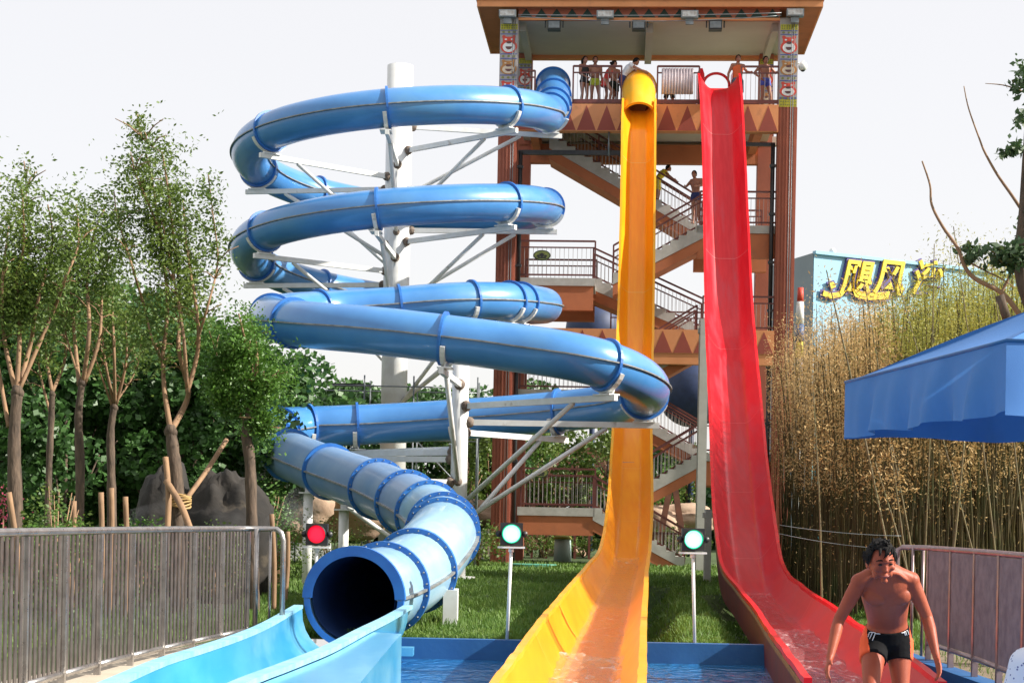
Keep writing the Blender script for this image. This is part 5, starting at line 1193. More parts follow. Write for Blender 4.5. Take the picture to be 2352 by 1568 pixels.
mb.build('valance', M['canopy'], root, fixn=False)
mb = MB()
for i in range(4):
    a, b_ = corners[i], corners[(i + 1) % 4]; mb.tube([a.lerp(b_, k / 10) + Vector((0, 0, .004)) for k in range(11)], .008, 6)
mb.build('hem', M['poolwall'], root)
for c in corners: mb = MB(); mb.cyl(c.lerp(apex, .05) - Vector((0, 0, .03)), apex - Vector((0, 0, .05)), .012, n=6); mb.build('rib', M['steel'], root)
mb = MB(); mb.cyl((cen.x, cen.y, .05), (cen.x, cen.y, apex.z), .025, n=12); mb.cyl((cen.x, cen.y, .0), (cen.x, cen.y, .10), .30, .26, 20); mb.build('pole', M['steel'], root)

# ================================================================ METAL RAILINGS
lf = empty('metal_railing', (-2.9, 14.5, .12), 0, 'stainless railing of close upright bars left of the blue slide', 'railing')
A1 = Vector((P(570, 1222, 17.9).x, 17.9, 0)); A0 = Vector((P(-40, 1245, 11.0).x, 11.0, 0)); zt_, zb_l, zg = 1.245, .20, .12
def fpt(f):
    p_ = A1.lerp(A0, f); bow = .12 * math.sin(math.pi * f); return Vector((p_.x - bow, p_.y, 0))
NP = 8
mb = MB(); mb.tube([Vector((P(650, 1300, 17.8).x, 17.8, zg)), Vector((P(650, 1300, 17.8).x, 17.8, 1.13)), Vector((P(646, 1228, 17.8).x, 17.8, 1.21)), Vector((P(636, 1222, 17.8).x, 17.8, zt_))] + [fpt(k / 24) + Vector((0, 0, zt_)) for k in range(25)], .028, 10); mb.build('top_rail', M['steel'], lf)
for k in range(NP):
    a, b_ = fpt(k / NP), fpt((k + 1) / NP); d = (b_ - a).normalized()
    mb = MB(); mb.cyl(a + d * .05 + Vector((0, 0, zb_l)), b_ - d * .05 + Vector((0, 0, zb_l)), .025, n=10); mb.build('bottom_rail', M['steel'], lf)
for k in range(NP + 1):
    a = fpt(k / NP); mb = MB(); mb.box(a + Vector((0, 0, (zt_ + zg) / 2 - .015)), (.05, .045, zt_ - zg - .03)); mb.build('post', M['steel'], lf)
nb = 66
for k in range(nb):
    if (k * NP) % nb < NP and k and False: continue
    a = fpt((k + .5) / nb); b_ = fpt((k + .6) / nb); ang_ = math.atan2(b_.y - a.y, b_.x - a.x)
    mb = MB(); mb.box(a + Vector((0, 0, (zt_ + zb_l) / 2 - .005)), (.055, .010, zt_ - zb_l - .05), Matrix.Rotation(ang_, 3, 'Z')); mb.build('bar', M['steelb'], lf)
for px_ in (590, 622):
    q = Vector((P(px_, 1200, 17.85).x, 17.85, 0)); mb = MB(); mb.cyl(q + Vector((0, 0, zg)), q + Vector((0, 0, zt_)), .026 if px_ == 590 else .014, n=10); mb.build('post', M['steel'], lf)
mb = MB(); mb.cyl(Vector((P(590, 1200, 17.85).x, 17.85, .24)), Vector((P(650, 1200, 17.8).x, 17.8, .24)), .018, n=8); mb.build('bottom_rail', M['steel'], lf)
rf_ = empty('metal_railing', (4.35, 14, .05), 0, 'warm grey metal railing with ribbed sheet panels behind the man', 'railing')
B1 = Vector((P(2136, 1245, 17.4).x, 17.4, 0)); B0 = Vector((P(2420, 1262, 12.6).x, 12.6, 0)); zt_r = 1.185; zb_r = .235
def rpt(f): return B1.lerp(B0, f) + Vector((.06 * math.sin(math.pi * f), 0, 0))
mb = MB(); mb.tube([Vector((P(2060, 1300, 17.6).x, 17.6, .05)), Vector((P(2060, 1300, 17.6).x, 17.6, 1.08)), Vector((P(2064, 1244, 17.6).x, 17.6, 1.16)), Vector((P(2074, 1240, 17.6).x, 17.6, zt_r))] + [rpt(k / 16) + Vector((0, 0, zt_r)) for k in range(17)], .027, 10); mb.build('top_rail', M['steelr'], rf_)
for k in range(6):
    a = rpt(k / 5); mb = MB(); mb.box(a + Vector((0, 0, zt_r / 2 + .01)), (.05, .05, zt_r - .05)); mb.build('post', M['steelr'], rf_)
for px_ in (2098, 2122): q = Vector((P(px_, 1200, 17.5).x, 17.5, 0)); mb = MB(); mb.cyl(q + Vector((0, 0, .1)), q + Vector((0, 0, zt_r)), .014, n=8); mb.build('post', M['steelr'], rf_)
for k in range(5):
    a, b_ = rpt(k / 5), rpt((k + 1) / 5); d = (b_ - a).normalized(); n_ = Vector((d.y, -d.x, 0)); mb = MB()
    mb.cyl(a + Vector((0, 0, zb_r)), b_ + Vector((0, 0, zb_r)), .024, n=10); mb.build('bottom_rail', M['steelr'], rf_)
    mb = MB(); rows = []; L = (b_ - a).length
    for j in range(121):
        f = .03 + .94 * j / 120; e = a.lerp(b_, f) + n_ * (.018 * (1 if (j // 2) % 2 else -1) * (1 if j % 2 else .6)); rows.append([e + Vector((0, 0, zb_r + .03)), e + Vector((0, 0, zt_r - .03))])
    mb.sheet(rows, smooth=False); mb.build('ribbed_panel', M['steelr'], rf_, fixn=False)
# thin post and wire in front of the bamboo
for i, (x, yt, Y, lab) in enumerate(((1853, 1228, 23.5, 'thin sagging wires strung in front of the bamboo'),)):
    mb = MB(); q = P(x, yt, Y); mb.tube(cable(P(1790, 1205, Y), P(2070, 1230, Y), .03), .004, 5)
    mb.tube(cable(P(1790, 1225, Y), P(2140, 1262, Y + .1), .06), .004, 5)
    tag(mb.build('wire_fence', M['greymetal']), lab, 'fence')

# ================================================================ PEOPLE
def bake(mb, voxel, smooth_it, name, mats, parent, colorf=None, local=True):
    o = mb.build(name, mats, parent, local=local)
    rm = o.modifiers.new('r', 'REMESH'); rm.mode = 'VOXEL'; rm.voxel_size = voxel; rm.use_smooth_shade = True
    if smooth_it: sm = o.modifiers.new('s', 'SMOOTH'); sm.iterations = smooth_it; sm.factor = .5
    dg = bpy.context.evaluated_depsgraph_get(); me = bpy.data.meshes.new_from_object(o.evaluated_get(dg)); o.modifiers.clear()
    old = o.data; o.data = me; bpy.data.meshes.remove(old)
    me.materials.clear()
    for m in mats: me.materials.append(m)
    me.polygons.foreach_set('use_smooth', [True] * len(me.polygons))
    if colorf: me.polygons.foreach_set('material_index', [colorf(p.center) for p in me.polygons])
    me.update(); return o
def erings(cs, right, n=20):
    out = []; cs = [(Vector(c), a, b_) for c, a, b_ in cs]; right = Vector(right)
    for i, (c, a, b_) in enumerate(cs):
        t = (cs[min(i + 1, len(cs) - 1)][0] - cs[max(i - 1, 0)][0]).normalized(); r_ = (right - t * right.dot(t)).normalized(); f = t.cross(r_)
        out.append([c + r_ * a * math.cos(2 * math.pi * k / n) + f * b_ * math.sin(2 * math.pi * k / n) for k in range(n)])
    return out
def hand(mb, w, e, palm_n, s=1.0, curl=.35, thumb_side=1):
    "w wrist, direction from elbow e; palm normal"
    d = (w - e).normalized(); pn = (palm_n - d * palm_n.dot(d)).normalized(); sd = d.cross(pn).normalized() * thumb_side
    mb.loft(erings([(w - d * .01, .026 * s, .019 * s), (w + d * .03 * s, .034 * s, .017 * s), (w + d * .075 * s, .041 * s, .015 * s), (w + d * .095 * s, .038 * s, .013 * s)], sd, 12))
    for k, (o_, L) in enumerate(((.030, .072), (.010, .080), (-.010, .075), (-.029, .058))):
        b0 = w + d * .088 * s + sd * o_ * s; c = curl * (1 + .15 * k); p1 = b0 + (d * math.cos(c * .5) + pn * math.sin(c * .5) + sd * o_ * 2.5) * L * .45 * s; p2 = p1 + (d * math.cos(c) + pn * math.sin(c)) * L * .33 * s; p3 = p2 + (d * math.cos(c * 1.6) + pn * math.sin(c * 1.6)) * L * .25 * s
        mb.tube([b0 - d * .015 * s, p1, p2, p3], [.0095 * s, .0088 * s, .008 * s, .0065 * s], 8)
    t0 = w + d * .025 * s + sd * .028 * s; t1 = t0 + (d * .6 + sd * .75 + pn * .2).normalized() * .035 * s; t2 = t1 + (d * .9 + sd * .35 + pn * .25).normalized() * .032 * s
    mb.tube([t0 - sd * .012 * s, t1, t2], [.013 * s, .0105 * s, .008 * s], 8)
def head_shape(mb, c, s, up, fwd, right, detail=False):
    R = Matrix((right, fwd, up)).transposed(); sub = MB()
    def f(d):
        k = 1.0
        if d.z < -.1: k -= .16 * (-d.z) * (1 - max(0, d.y)) ; k -= .05 * abs(d.x) * -d.z
        if d.y > 0: k -= .04 * d.y
        return k
    sub.ball((0, 0, 0), (.075, .093, .112), 24, 18, f=f)
    sub.ball((0, .082, -.020), (.013, .020, .024), 10, 8); sub.ball((0, .098, -.030), (.016, .011, .010), 10, 6)   # nose
    sub.ball((0, .083, .022), (.045, .014, .010), 12, 6)                                                          # brow
    sub.ball((0, .080, -.063), (.024, .014, .011), 10, 6); sub.ball((0, .068, -.095), (.022, .018, .016), 10, 6)  # mouth, chin
    for sg in (-1, 1): sub.ball((sg * .044, .066, -.022), (.020, .016, .018), 10, 6); sub.ball((sg * .077, -.004, -.010), (.010, .020, .032), 8, 6); sub.ball((sg * .040, .030, -.066), (.020, .032, .024), 8, 6)
    b0 = len(mb.v)
    mb.add([c + R @ (Vector(v) * s) for v in sub.v], sub.f, 0, True)
def face_bits(root, c, s, up, fwd, right, hairm):
    R = Matrix((right, fwd, up)).transposed(); T = lambda v: c + R @ (Vector(v) * s)
    mb = MB()
    for sg in (-1, 1):
        pts = [T((sg * x, y, z)) for x, y, z in ((.014, .088, .026), (.028, .089, .032), (.042, .082, .030), (.052, .070, .024))]; mb.tube(pts, [.003 * s, .0045 * s, .004 * s, .002 * s], 6)
    mb.build('eyebrows', hairm, root, local=True)
    for sg in (-1, 1):
        mb = MB(); mb.ball(T((sg * .030, .0815, .004)), (.012 * s, .006 * s, .0065 * s), 10, 6); e_ = mb.build('eye', M['eye'], root, local=True)
        mb = MB(); mb.tube([T((sg * x, y, z)) for x, y, z in ((.018, .084, .006), (.030, .089, .011), (.043, .080, .005))], .0022 * s, 5); mb.build('lash', hairm, root, local=True)
    mb = MB(); mb.tube([T((x, y, z)) for x, y, z in ((-.024, .083, -.060), (-.012, .092, -.0625), (0, .0945, -.0635), (.012, .092, -.0625), (.024, .083, -.060))], [.002 * s, .0045 * s, .0042 * s, .0045 * s, .002 * s], 6); mb.build('lips', M['lip'], root, local=True)
M['eye'] = mat('dark_eye', (.03, .02, .015), None, rough=.2); M['lip'] = mat('lips', (.24, .06, .05), None, rough=.4)
def hair_cap(root, c, s, up, fwd, right, style='short', m=None):
    R = Matrix((right, fwd, up)).transposed(); mb = MB(); rr = random.Random(4)
    nu, nv = 30, 14; vs = []; fs = []
    for j in range(nv + 1):
        th = math.pi * .62 * j / nv
        for i in range(nu):
            ph = 2 * math.pi * i / nu; d = Vector((math.sin(th) * math.cos(ph), math.sin(th) * math.sin(ph), math.cos(th)))
            lim = .27 if d.y > .45 else (.50 if abs(d.x) > .8 and d.y > -.1 else .62)
            t2 = math.pi * lim * j / nv; d = Vector((math.sin(t2) * math.cos(ph), math.sin(t2) * math.sin(ph), math.cos(t2)))
            k = 1.10 + .05 * noise.noise(d * 5 + Vector((1, 2, 3))) + (.05 if d.z > .3 else 0)
            vs.append(c + R @ (Vector((d.x * .078, d.y * .096 - .004, d.z * .115)) * k * s))
    for j in range(nv):
        for i in range(nu): a = j * nu + i; b_ = j * nu + (i + 1) % nu; fs.append((a, a + nu, b_ + nu, b_))
    fs.append(tuple(nv * nu + i for i in range(nu)))
    mb.add(vs, fs, 0, True)
    if style == 'main':
        for k in range(46):
            a = rr.uniform(0, 6.28); r0 = rr.uniform(.0, .8); b0 = Vector((math.cos(a) * r0 * .06, math.sin(a) * r0 * .075, .118)); dr = Vector((rr.uniform(-.5, .6), rr.uniform(-.3, .9), rr.uniform(.05, .5))).normalized()
            q0 = b0 - Vector((0, 0, .02)); q1 = b0 + dr * .014; q2 = b0 + dr * .030 - Vector((0, 0, .012)); mb.tube([c + R @ (v * s) for v in (q0, q1, q2)], [.010 * s, .008 * s, .001], 5)
        for x0_, x1_, zz in ((-.03, .012, .050), (-.045, -.012, .055), (-.012, .018, .042), (.0, -.02, .06), (-.05, -.035, .045), (.03, .045, .060)): mb.tube([c + R @ (Vector(v) * s) for v in ((x0_, .070, .095), ((x0_ + x1_) / 2, .098, .07), (x1_, .099, zz))], [.010 * s, .007 * s, .001], 5)
        for sg in (-1, 1):
            for k in range(5): mb.tube([c + R @ (Vector(v) * s) for v in ((sg * .076, .02 - .02 * k, .05), (sg * .084, .022 - .02 * k, .02), (sg * .080, .026 - .02 * k, -.012))], [.010 * s, .008 * s, .001], 5)
    if style == 'long':
        mb.tube([c + R @ (Vector(v) * s) for v in ((0, -.07, .05), (0, -.10, -.03), (0.01, -.095, -.12), (.01, -.09, -.22))], [.07 * s, .075 * s, .06 * s, .02 * s], 12)
    if style == 'bun': mb.ball(c + R @ (Vector((0, -.10, .06)) * s), .045 * s, 10, 8)
    return mb.build('hair', m or M['hair'], root, local=True)
def figure(name, loc, rz, label, J=None, sc_=1.0, wear=(), hair='short', voxel=.014, skin=None, group=None, main=False, girth=1.0, curl=.35, hand_n=None, hs=1.0):
    "local frame: the person faces +Y, x to their right"
    D = dict(hip=(0, 0, .93), waist=(0, .0, 1.07), chest=(0, .0, 1.26), neckb=(0, -.01, 1.42), head=(0, .02, 1.59), sR=(.175, 0, 1.39), eR=(.215, -.02, 1.12), wR=(.225, .05, .88), sL=(-.175, 0, 1.39), eL=(-.215, -.02, 1.12), wL=(-.225, .05, .88),
             hR=(.088, 0, .91), kR=(.10, .03, .50), aR=(.10, -.02, .09), hL=(-.088, 0, .91), kL=(-.10, .03, .50), aL=(-.10, -.02, .09), fwd=(0, 1, 0), look=(0, 1, 0), up=(0, 0, 1))
    if J: D.update(J)
    D = {k: (Vector(v) * sc_ if k not in ('fwd', 'look', 'up') else Vector(v).normalized()) for k, v in D.items()}
    root = empty(name, loc, rz, label, 'person', group); s = sc_ * girth; skin = skin or M['skinf']
    sh_r = (D['sR'] - D['sL']).normalized(); hp_r = (D['hR'] - D['hL']).normalized()
    mb = MB()
    tor = [(D['hip'] - (D['waist'] - D['hip']).normalized() * .09 * s, .10 * s, .085 * s), (D['hip'], .158 * s, .108 * s), (D['hip'].lerp(D['waist'], .6), .142 * s, .098 * s), (D['waist'], .132 * s, .092 * s), (D['waist'].lerp(D['chest'], .5), .145 * s, .102 * s), (D['chest'], .165 * s, .115 * s),
           (D['chest'].lerp(D['neckb'], .45), .172 * s, .108 * s), (D['chest'].lerp(D['neckb'], .8), .135 * s, .082 * s), (D['neckb'] + (D['neckb'] - D['chest']).normalized() * .015, .068 * s, .06 * s)]
    rr = hp_r.lerp(sh_r, .6); mb.loft(erings(tor, rr, 24))
    nk = (D['head'] - D['neckb']); mb.tube([D['neckb'] - nk * .15, D['neckb'] + nk * .3, D['head'] - nk * .25], [.064 * s, .054 * s, .052 * s], 14)
    for S_ in 'RL':
        sh, el, wr = D['s' + S_], D['e' + S_], D['w' + S_]; tr = D['neckb'].lerp(sh, .15)
        mb.tube([tr - Vector((0, 0, .01)), tr.lerp(sh, .55), sh], [.052 * s, .056 * s, .056 * s], 14); mb.ball(sh, .060 * s, 14, 10)
        mb.tube([sh, sh.lerp(el, .35), sh.lerp(el, .8), el], [.053 * s, .051 * s, .042 * s, .038 * s], 14); mb.ball(el, .038 * s, 10, 8)
        mb.tube([el, el.lerp(wr, .3), wr.lerp(el, .2), wr], [.038 * s, .041 * s, .029 * s, .025 * s], 12)
        hn = Vector(hand_n[S_]) if hand_n else (Vector((-1, 0, 0)) if S_ == 'R' else Vector((1, 0, 0)))
        hand(mb, wr, el, hn, sc_ * 1.02, curl, 1 if ((wr - el).cross(hn)).dot(D['fwd'] * 1.0 + Vector((0, 0, .001))) > 0 else -1)
        hj, kn, an = D['h' + S_], D['k' + S_], D['a' + S_]
        mb.tube([hj + Vector((0, 0, .03)) * s, hj.lerp(kn, .2), hj.lerp(kn, .6), kn.lerp(hj, .08), kn], [.088 * s, .086 * s, .068 * s, .054 * s, .053 * s], 16)
        cf = -D['fwd'] * .012; mb.tube([kn, kn.lerp(an, .3) + cf, kn.lerp(an, .6) + cf * .6, an], [.052 * s, .054 * s, .042 * s, .032 * s], 14)
        f_ = D['fwd']; mb.tube([an - f_ * .035 - Vector((0, 0, .045)) * sc_, an + f_ * .04 - Vector((0, 0, .045)) * sc_, an + f_ * .12 - Vector((0, 0, .06)) * sc_, an + f_ * .165 - Vector((0, 0, .068)) * sc_], [.036 * s, .036 * s, .030 * s, .016 * s], 10, ref=Vector((0, 0, 1)))
    if main:
        fr = sh_r.cross((D['neckb'] - D['chest']).normalized()) * -1
        if fr.dot(D['fwd']) < 0: fr = -fr
        for sg in (-1, 1):
            mb.ball(D['chest'].lerp(D['neckb'], .22) + sh_r * sg * .075 + fr * .060, (.078, .055, .062), 14, 10)
            mb.tube([D['neckb'] + sh_r * sg * .02 + fr * .055 + Vector((0, 0, 0.0)), D['neckb'] + sh_r * sg * .08 + fr * .066, D['s' + ('R' if sg > 0 else 'L')] + fr * .035], .011, 8)
    look = D['look']; up = D['up']; right = look.cross(up).normalized(); up = right.cross(look).normalized()
    head_shape(mb, D['head'], sc_ * hs, up, look, right)
    body = bake(mb, voxel, 2 if main else 1, 'body', [skin], root)
    if main or voxel < .02: face_bits(root, D['head'], sc_ * hs, up, look, right, M['hair'])
    hair_cap(root, D['head'], sc_ * hs, up, look, right, hair)
    for w_ in wear:
        kind, m = w_[0], w_[1]; g = MB(); q = 1.10
        if kind in ('shorts', 'trunks', 'suit'):
            top_ = {'shorts': .15, 'trunks': .12, 'suit': .2}[kind]; ln = {'shorts': .55, 'trunks': .22, 'suit': .10}[kind] if len(w_) < 3 else w_[2]
            g.loft(erings([(D['hip'] - (D['waist'] - D['hip']).normalized() * .085 * s, .125 * s, .10 * s), (D['hip'], .170 * s, .122 * s), (D['hip'].lerp(D['waist'], .65), .150 * s, .108 * s)], hp_r, 24))
            for S_ in 'RL': hj, kn = D['h' + S_], D['k' + S_]; g.tube([hj + Vector((0, 0, .03)) * s, hj.lerp(kn, .15), hj.lerp(kn, ln * .6), hj.lerp(kn, ln)], [.097 * s, .098 * s, .094 * s, .092 * s * (1 if ln > .3 else 1.0)], 18)
        if kind in ('shirt', 'tank', 'suit', 'dress'):
            lo = D['hip'] if kind != 'suit' else D['hip']
            rg = [(lo.lerp(D['waist'], -.1), .165 * s, .118 * s), (D['waist'], .145 * s, .103 * s), (D['waist'].lerp(D['chest'], .5), .155 * s, .112 * s), (D['chest'], .174 * s, .124 * s), (D['chest'].lerp(D['neckb'], .45), .178 * s, .117 * s), (D['chest'].lerp(D['neckb'], .86), .125 * s if kind == 'shirt' else .105 * s, .082 * s)]
            if kind == 'dress': rg = [(D['hip'] - Vector((0, 0, .22)) * s, .20 * s, .16 * s), (D['hip'] - Vector((0, 0, .08)) * s, .185 * s, .14 * s)] + rg
            g.loft(erings(rg, rr, 24))
            if kind == 'shirt':
                for S_ in 'RL': sh, el = D['s' + S_], D['e' + S_]; g.ball(sh, .068 * s, 12, 8); g.tube([sh, sh.lerp(el, .5)], [.066 * s, .062 * s], 14); tr = D['neckb'].lerp(sh, .2); g.tube([tr, sh], [.055 * s, .063 * s], 12)
        bake(g, voxel, 1, {'shorts': 'shorts', 'trunks': 'swim_trunks', 'suit': 'swimsuit', 'shirt': 'shirt', 'tank': 'tank_top', 'dress': 'dress'}[kind], m if isinstance(m, list) else [m], root, w_[3] if len(w_) > 3 else None)
    return root, D
def cm(n_, c, c2=None): return mat(n_, c, c2, 8, .75, .1, 60)
W_black = cm('black_swimsuit', (.015, .015, .017)); W_lime = cm('lime_trunks', (.50, .55, .04), (.42, .50, .03)); W_redd = cm('red_dress', (.60, .045, .035)); W_dk = cm('dark_green_shorts', (.025, .04, .03)); W_white = cm('white_shirt', (.72, .72, .75)); W_navy = cm('navy_shorts', (.025, .035, .14)); W_or = cm('orange_tank', (.70, .14, .04)); W_gb = cm('blue_grey_shorts', (.09, .13, .18)); W_blue = cm('bright_blue_trunks', (.04, .06, .45), (.10, .14, .5)); W_yel = cm('yellow_shirt', (.70, .55, .03)); W_dot = None
zD = zdeck - .01
def tp(px_, ly, z=zD): x = TW(px_, 200, ly)[0]; return TL(x, ly, z)
GP = 'swimmers waiting on the top platform'
VX = .018
figure('person', tp(1342, .75), -2.5, 'long-haired woman in a black swimsuit on the top platform', dict(wR=(.12, .20, 1.02), eR=(.21, .02, 1.13), wL=(-.20, .16, 1.08), eL=(-.23, .0, 1.12)), .98, [('suit', W_black)], 'long', VX, group=GP, girth=.93)
figure('person', tp(1366, .9), 3.3, 'bare-chested boy in lime yellow trunks on the top platform', dict(wR=(.27, .10, .98), eR=(.25, -.05, 1.15), kL=(-.13, .06, .50), aL=(-.16, -.05, .09)), 1.0, [('trunks', W_lime, .30)], 'short', VX, group=GP)
figure('person', tp(1390, .55), -1.9, 'girl in a red dress leaning forward on the top platform', dict(waist=(0, .04, 1.02), chest=(0, .12, 1.17), neckb=(0, .20, 1.30), head=(0, .28, 1.44), sR=(.15, .18, 1.27), sL=(-.15, .18, 1.27), eR=(.18, .25, 1.02), wR=(.10, .38, .90), eL=(-.18, .25, 1.02), wL=(-.10, .38, .92), kR=(.10, .25, .55), aR=(.10, .18, .10)), .94, [('dress', W_redd)], 'bun', VX, group=GP, girth=.95)
figure('person', tp(1410, 1.0), 3.6, 'bare-chested man in dark shorts behind the girl in red', dict(kR=(.12, .22, .52), aR=(.12, .12, .09)), .94, [('shorts', W_dk)], 'short', VX, group=GP)
figure('person', tp(1430, .55), -1.75, 'person in white shirt and navy shorts leaning over the rail', dict(waist=(0, .05, 1.06), chest=(0, .16, 1.20), neckb=(0, .27, 1.32), head=(0, .40, 1.42), sR=(.16, .25, 1.30), sL=(-.16, .25, 1.30), eR=(.20, .44, 1.18), wR=(.16, .66, 1.08), eL=(-.20, .40, 1.16), wL=(-.14, .60, 1.06), look=(0, .9, -.4)), 1.02, [('shirt', W_white), ('shorts', W_navy, .75)], 'short', VX, group=GP)
figure('person', tp(1538, .9), 3.14, 'child in black shorts half hidden by the corrugated panel', dict(kR=(.16, .03, .50), aR=(.20, -.02, .09), kL=(-.14, .03, .50), aL=(-.17, -.02, .09)), .76, [('tank', W_white), ('shorts', W_black, .9)], 'short', .016, group=GP, girth=1.1)
figure('person', tp(1694, .8), 3.35, 'man in orange tank top holding the red slide', dict(eL=(-.27, .05, 1.20), wL=(-.32, .25, 1.15), eR=(.28, -.06, 1.14), wR=(.33, .10, .92), kR=(.11, .05, .5)), 1.02, [('tank', W_or), ('shorts', W_gb, .85)], 'short', VX, group=GP)
figure('person', tp(1757, .7), 3.5, 'bare-chested boy in bright blue trunks with a hand on his hip', dict(eR=(.36, -.06, 1.16), wR=(.20, .05, 1.00), eL=(-.34, .05, 1.20), wL=(-.42, .22, 1.28), kR=(.09, .03, .5), kL=(-.17, .04, .5), aL=(-.22, -.02, .09)), .98, [('trunks', W_blue, .35)], 'short', VX, group=GP)
GS_ = 'people on the tower stairs'
xz = TW(1598, 508, 1.0); figure('person', TL(xz[0], 1.0, TW(1598, 508, .6)[1] - .02), 2.6, 'bare-chested man in dark shorts leaning on the stair railing', dict(waist=(0, .03, 1.06), chest=(0, .08, 1.24), neckb=(0, .13, 1.39), head=(0, .18, 1.55), eR=(.26, .20, 1.18), wR=(.20, .42, 1.15), eL=(-.26, .16, 1.18), wL=(-.22, .42, 1.12)), .98, [('trunks', W_navy, .4)], 'short', VX, group=GS_)
xz = TW(1509, 470, 2.9); figure('person', TL(xz[0], 2.9, TW(1509, 470, 2.9)[1] - .12), -1.9, 'person in yellow shirt bending over the stair rail beside the yellow slide', dict(waist=(0, .05, 1.04), chest=(0, .16, 1.16), neckb=(0, .26, 1.26), head=(0, .38, 1.34), sR=(.16, .25, 1.24), sL=(-.16, .25, 1.24), eR=(.2, .42, 1.08), wR=(.16, .60, .95), eL=(-.2, .40, 1.06), wL=(-.16, .58, .95)), .95, [('shirt', W_yel), ('shorts', W_yel, .7)], 'short', VX, group=GS_)
# ---- the man leaving the red slide
YM = 11.0; mp_ = P(2038, 1452, YM); floor_z = -.35
mroot = Vector((mp_.x, YM, floor_z))
def ml(px_, py_, Y):
    w_ = P(px_, py_, Y) - mroot; return (-w_.x, -w_.y, w_.z)      # rz = pi
hz = ml(2036, 1455, YM)[2]
JM = dict(hip=ml(2036, 1462, YM), waist=ml(2038, 1425, YM - .05), chest=ml(2036, 1366, YM - .20), neckb=ml(2030, 1304, YM - .34), head=ml(2023, 1289, YM - .46),
          sL=ml(2092, 1332, YM - .28), eL=ml(2130, 1418, YM - .24), wL=ml(2151, 1508, YM - .38), sR=ml(1974, 1336, YM - .28), eR=ml(1926, 1424, YM - .24), wR=ml(1906, 1512, YM - .38),
          hL=ml(2064, 1478, YM + .0), kL=ml(2070, 1588, YM - .10), aL=ml(2064, 1722, YM + .16), hR=ml(2008, 1478, YM), kR=ml(2000, 1584, YM - .30), aR=ml(2012, 1725, YM - .02), look=(-.12, .93, -.22), up=(.05, .2, .95))
W_sh = [mat('black_swim_shorts', (.008, .008, .009), (.012, .012, .013), 8, .9, .1, 60, spec=.1), cm('orange_side_panel', (.80, .10, .02)), cm('white_stripe', (.75, .75, .75))]
hx = JM['hip'][0]
def shc(c):
    ax = abs(c.x - hx)
    if ax > .134 and abs(c.y - JM['hip'][1]) < .30: return 1
    return 0
mroot_o, DM = figure('person', mroot, math.pi, 'bare-chested man in black and orange swim shorts walking forward out of the red slide', JM, 1.0, [('shorts', W_sh, .36, shc)], 'main', .0075, M['skin'], main=True, girth=.93, hs=1.07, curl=.5)
hipc = Vector(JM['hip']); sho = [c for c in mroot_o.children if c.name.startswith('shorts')][0]
for sg in (-1, 1):
    for k in range(3):
        pts = []
        for j in range(7):
            t = j / 6; q = Vector((hipc.x + sg * (.085 + .014 * k + .042 * t), hipc.y + .16 - .02 * k - .02 * t, hipc.z + .070 + .006 * k - .060 * t))
            ok, loc_, nr_, _ = sho.closest_point_on_mesh(q); pts.append(loc_ + nr_ * .001)
        mb = MB(); mb.tube(pts, .0032, 5); mb.build('stripe', W_sh[2], mroot_o, local=True)
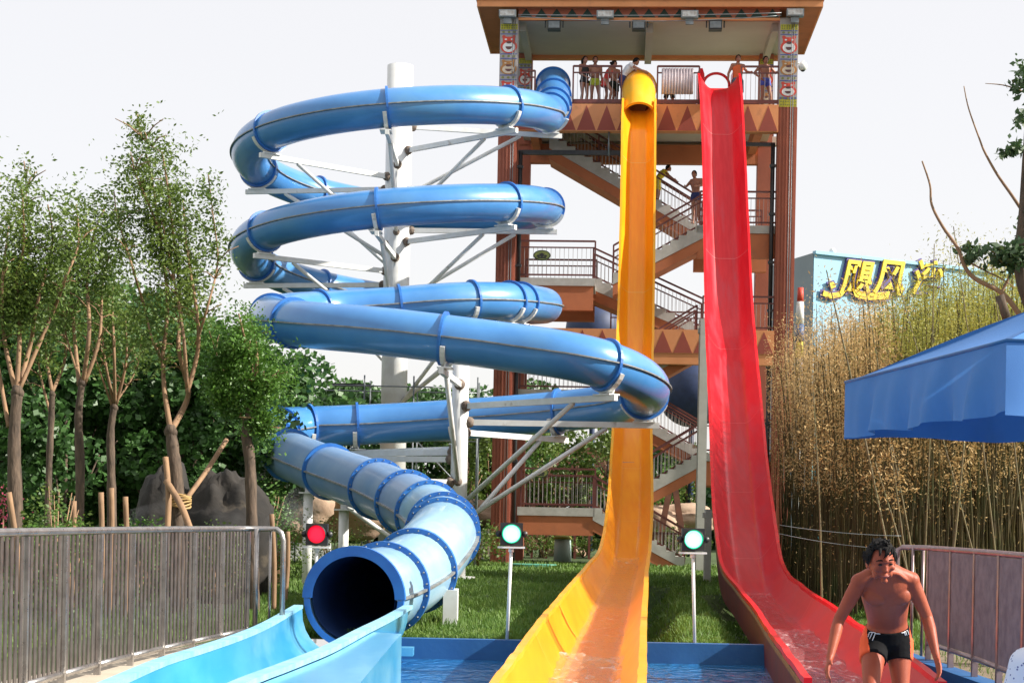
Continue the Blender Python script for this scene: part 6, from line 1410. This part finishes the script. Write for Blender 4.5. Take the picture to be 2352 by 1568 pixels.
# person in the dotted white top at the lower right corner
W_dot = bpy.data.materials.new('white_dotted_cloth'); W_dot.use_nodes = True; nt = W_dot.node_tree; b = nt.nodes['Principled BSDF']; b.inputs['Roughness'].default_value = .8
tc = nt.nodes.new('ShaderNodeTexCoord'); vo = nt.nodes.new('ShaderNodeTexVoronoi'); vo.inputs['Scale'].default_value = 62; rp = nt.nodes.new('ShaderNodeValToRGB'); rp.color_ramp.interpolation = 'CONSTANT'
rp.color_ramp.elements[0].color = (.12, .14, .32, 1); rp.color_ramp.elements[1].position = .22; rp.color_ramp.elements[1].color = (.62, .66, .78, 1)
nt.links.new(tc.outputs['Object'], vo.inputs['Vector']); nt.links.new(vo.outputs['Distance'], rp.inputs[0]); nt.links.new(rp.outputs[0], b.inputs['Base Color'])
sp_ = P(2462, 1568, 6.2); figure('person', (sp_.x, 6.2, sp_.z - 1.30), math.pi, 'person in pale dotted shirt, only a shoulder at the lower right corner', dict(sL=(-.16, 0, 1.36), sR=(.16, 0, 1.36)), 1.0, [('shirt', W_dot), ('shorts', W_navy)], 'short', .014)
# ================================================================ MIST
mm = bpy.data.materials.new('mist'); mm.use_nodes = True; nt = mm.node_tree; nt.nodes.remove(nt.nodes['Principled BSDF']); pv = nt.nodes.new('ShaderNodeVolumePrincipled'); pv.inputs['Color'].default_value = (.95, .97, 1, 1)
tc = nt.nodes.new('ShaderNodeTexCoord'); nz = nt.nodes.new('ShaderNodeTexNoise'); nz.inputs['Scale'].default_value = 2.2; nz.inputs['Detail'].default_value = 4; mr = nt.nodes.new('ShaderNodeMapRange'); mr.inputs[1].default_value = .42; mr.inputs[2].default_value = .75; mr.inputs[3].default_value = 0; mr.inputs[4].default_value = .22
nt.links.new(tc.outputs['Object'], nz.inputs[0]); nt.links.new(nz.outputs[0], mr.inputs[0]); nt.links.new(mr.outputs[0], pv.inputs['Density']); nt.links.new(pv.outputs[0], nt.nodes['Material Output'].inputs['Volume'])
for i, (a, b_, r0, r1, lab) in enumerate((((600, 1210, 26.8), (700, 1165, 28.5), .04, .38, 'spray of mist between the round-crowned tree and the short white posts'), ((410, 1175, 28.2), (330, 1225, 27.5), .25, .45, 'drifting mist at the foot of the dark rock'), ((560, 1190, 27.2), (490, 1215, 27.8), .10, .30, 'mist blowing across the craggy rock'))):
    mb = MB(); A_, B_ = P(*a), P(*b_); mb.tube([A_.lerp(B_, k / 6) for k in range(7)], [r0 + (r1 - r0) * k / 6 for k in range(7)], 12)
    tag(mb.build('mist_spray', mm), lab, 'mist', 'sprays of mist among the trees', kind='stuff')
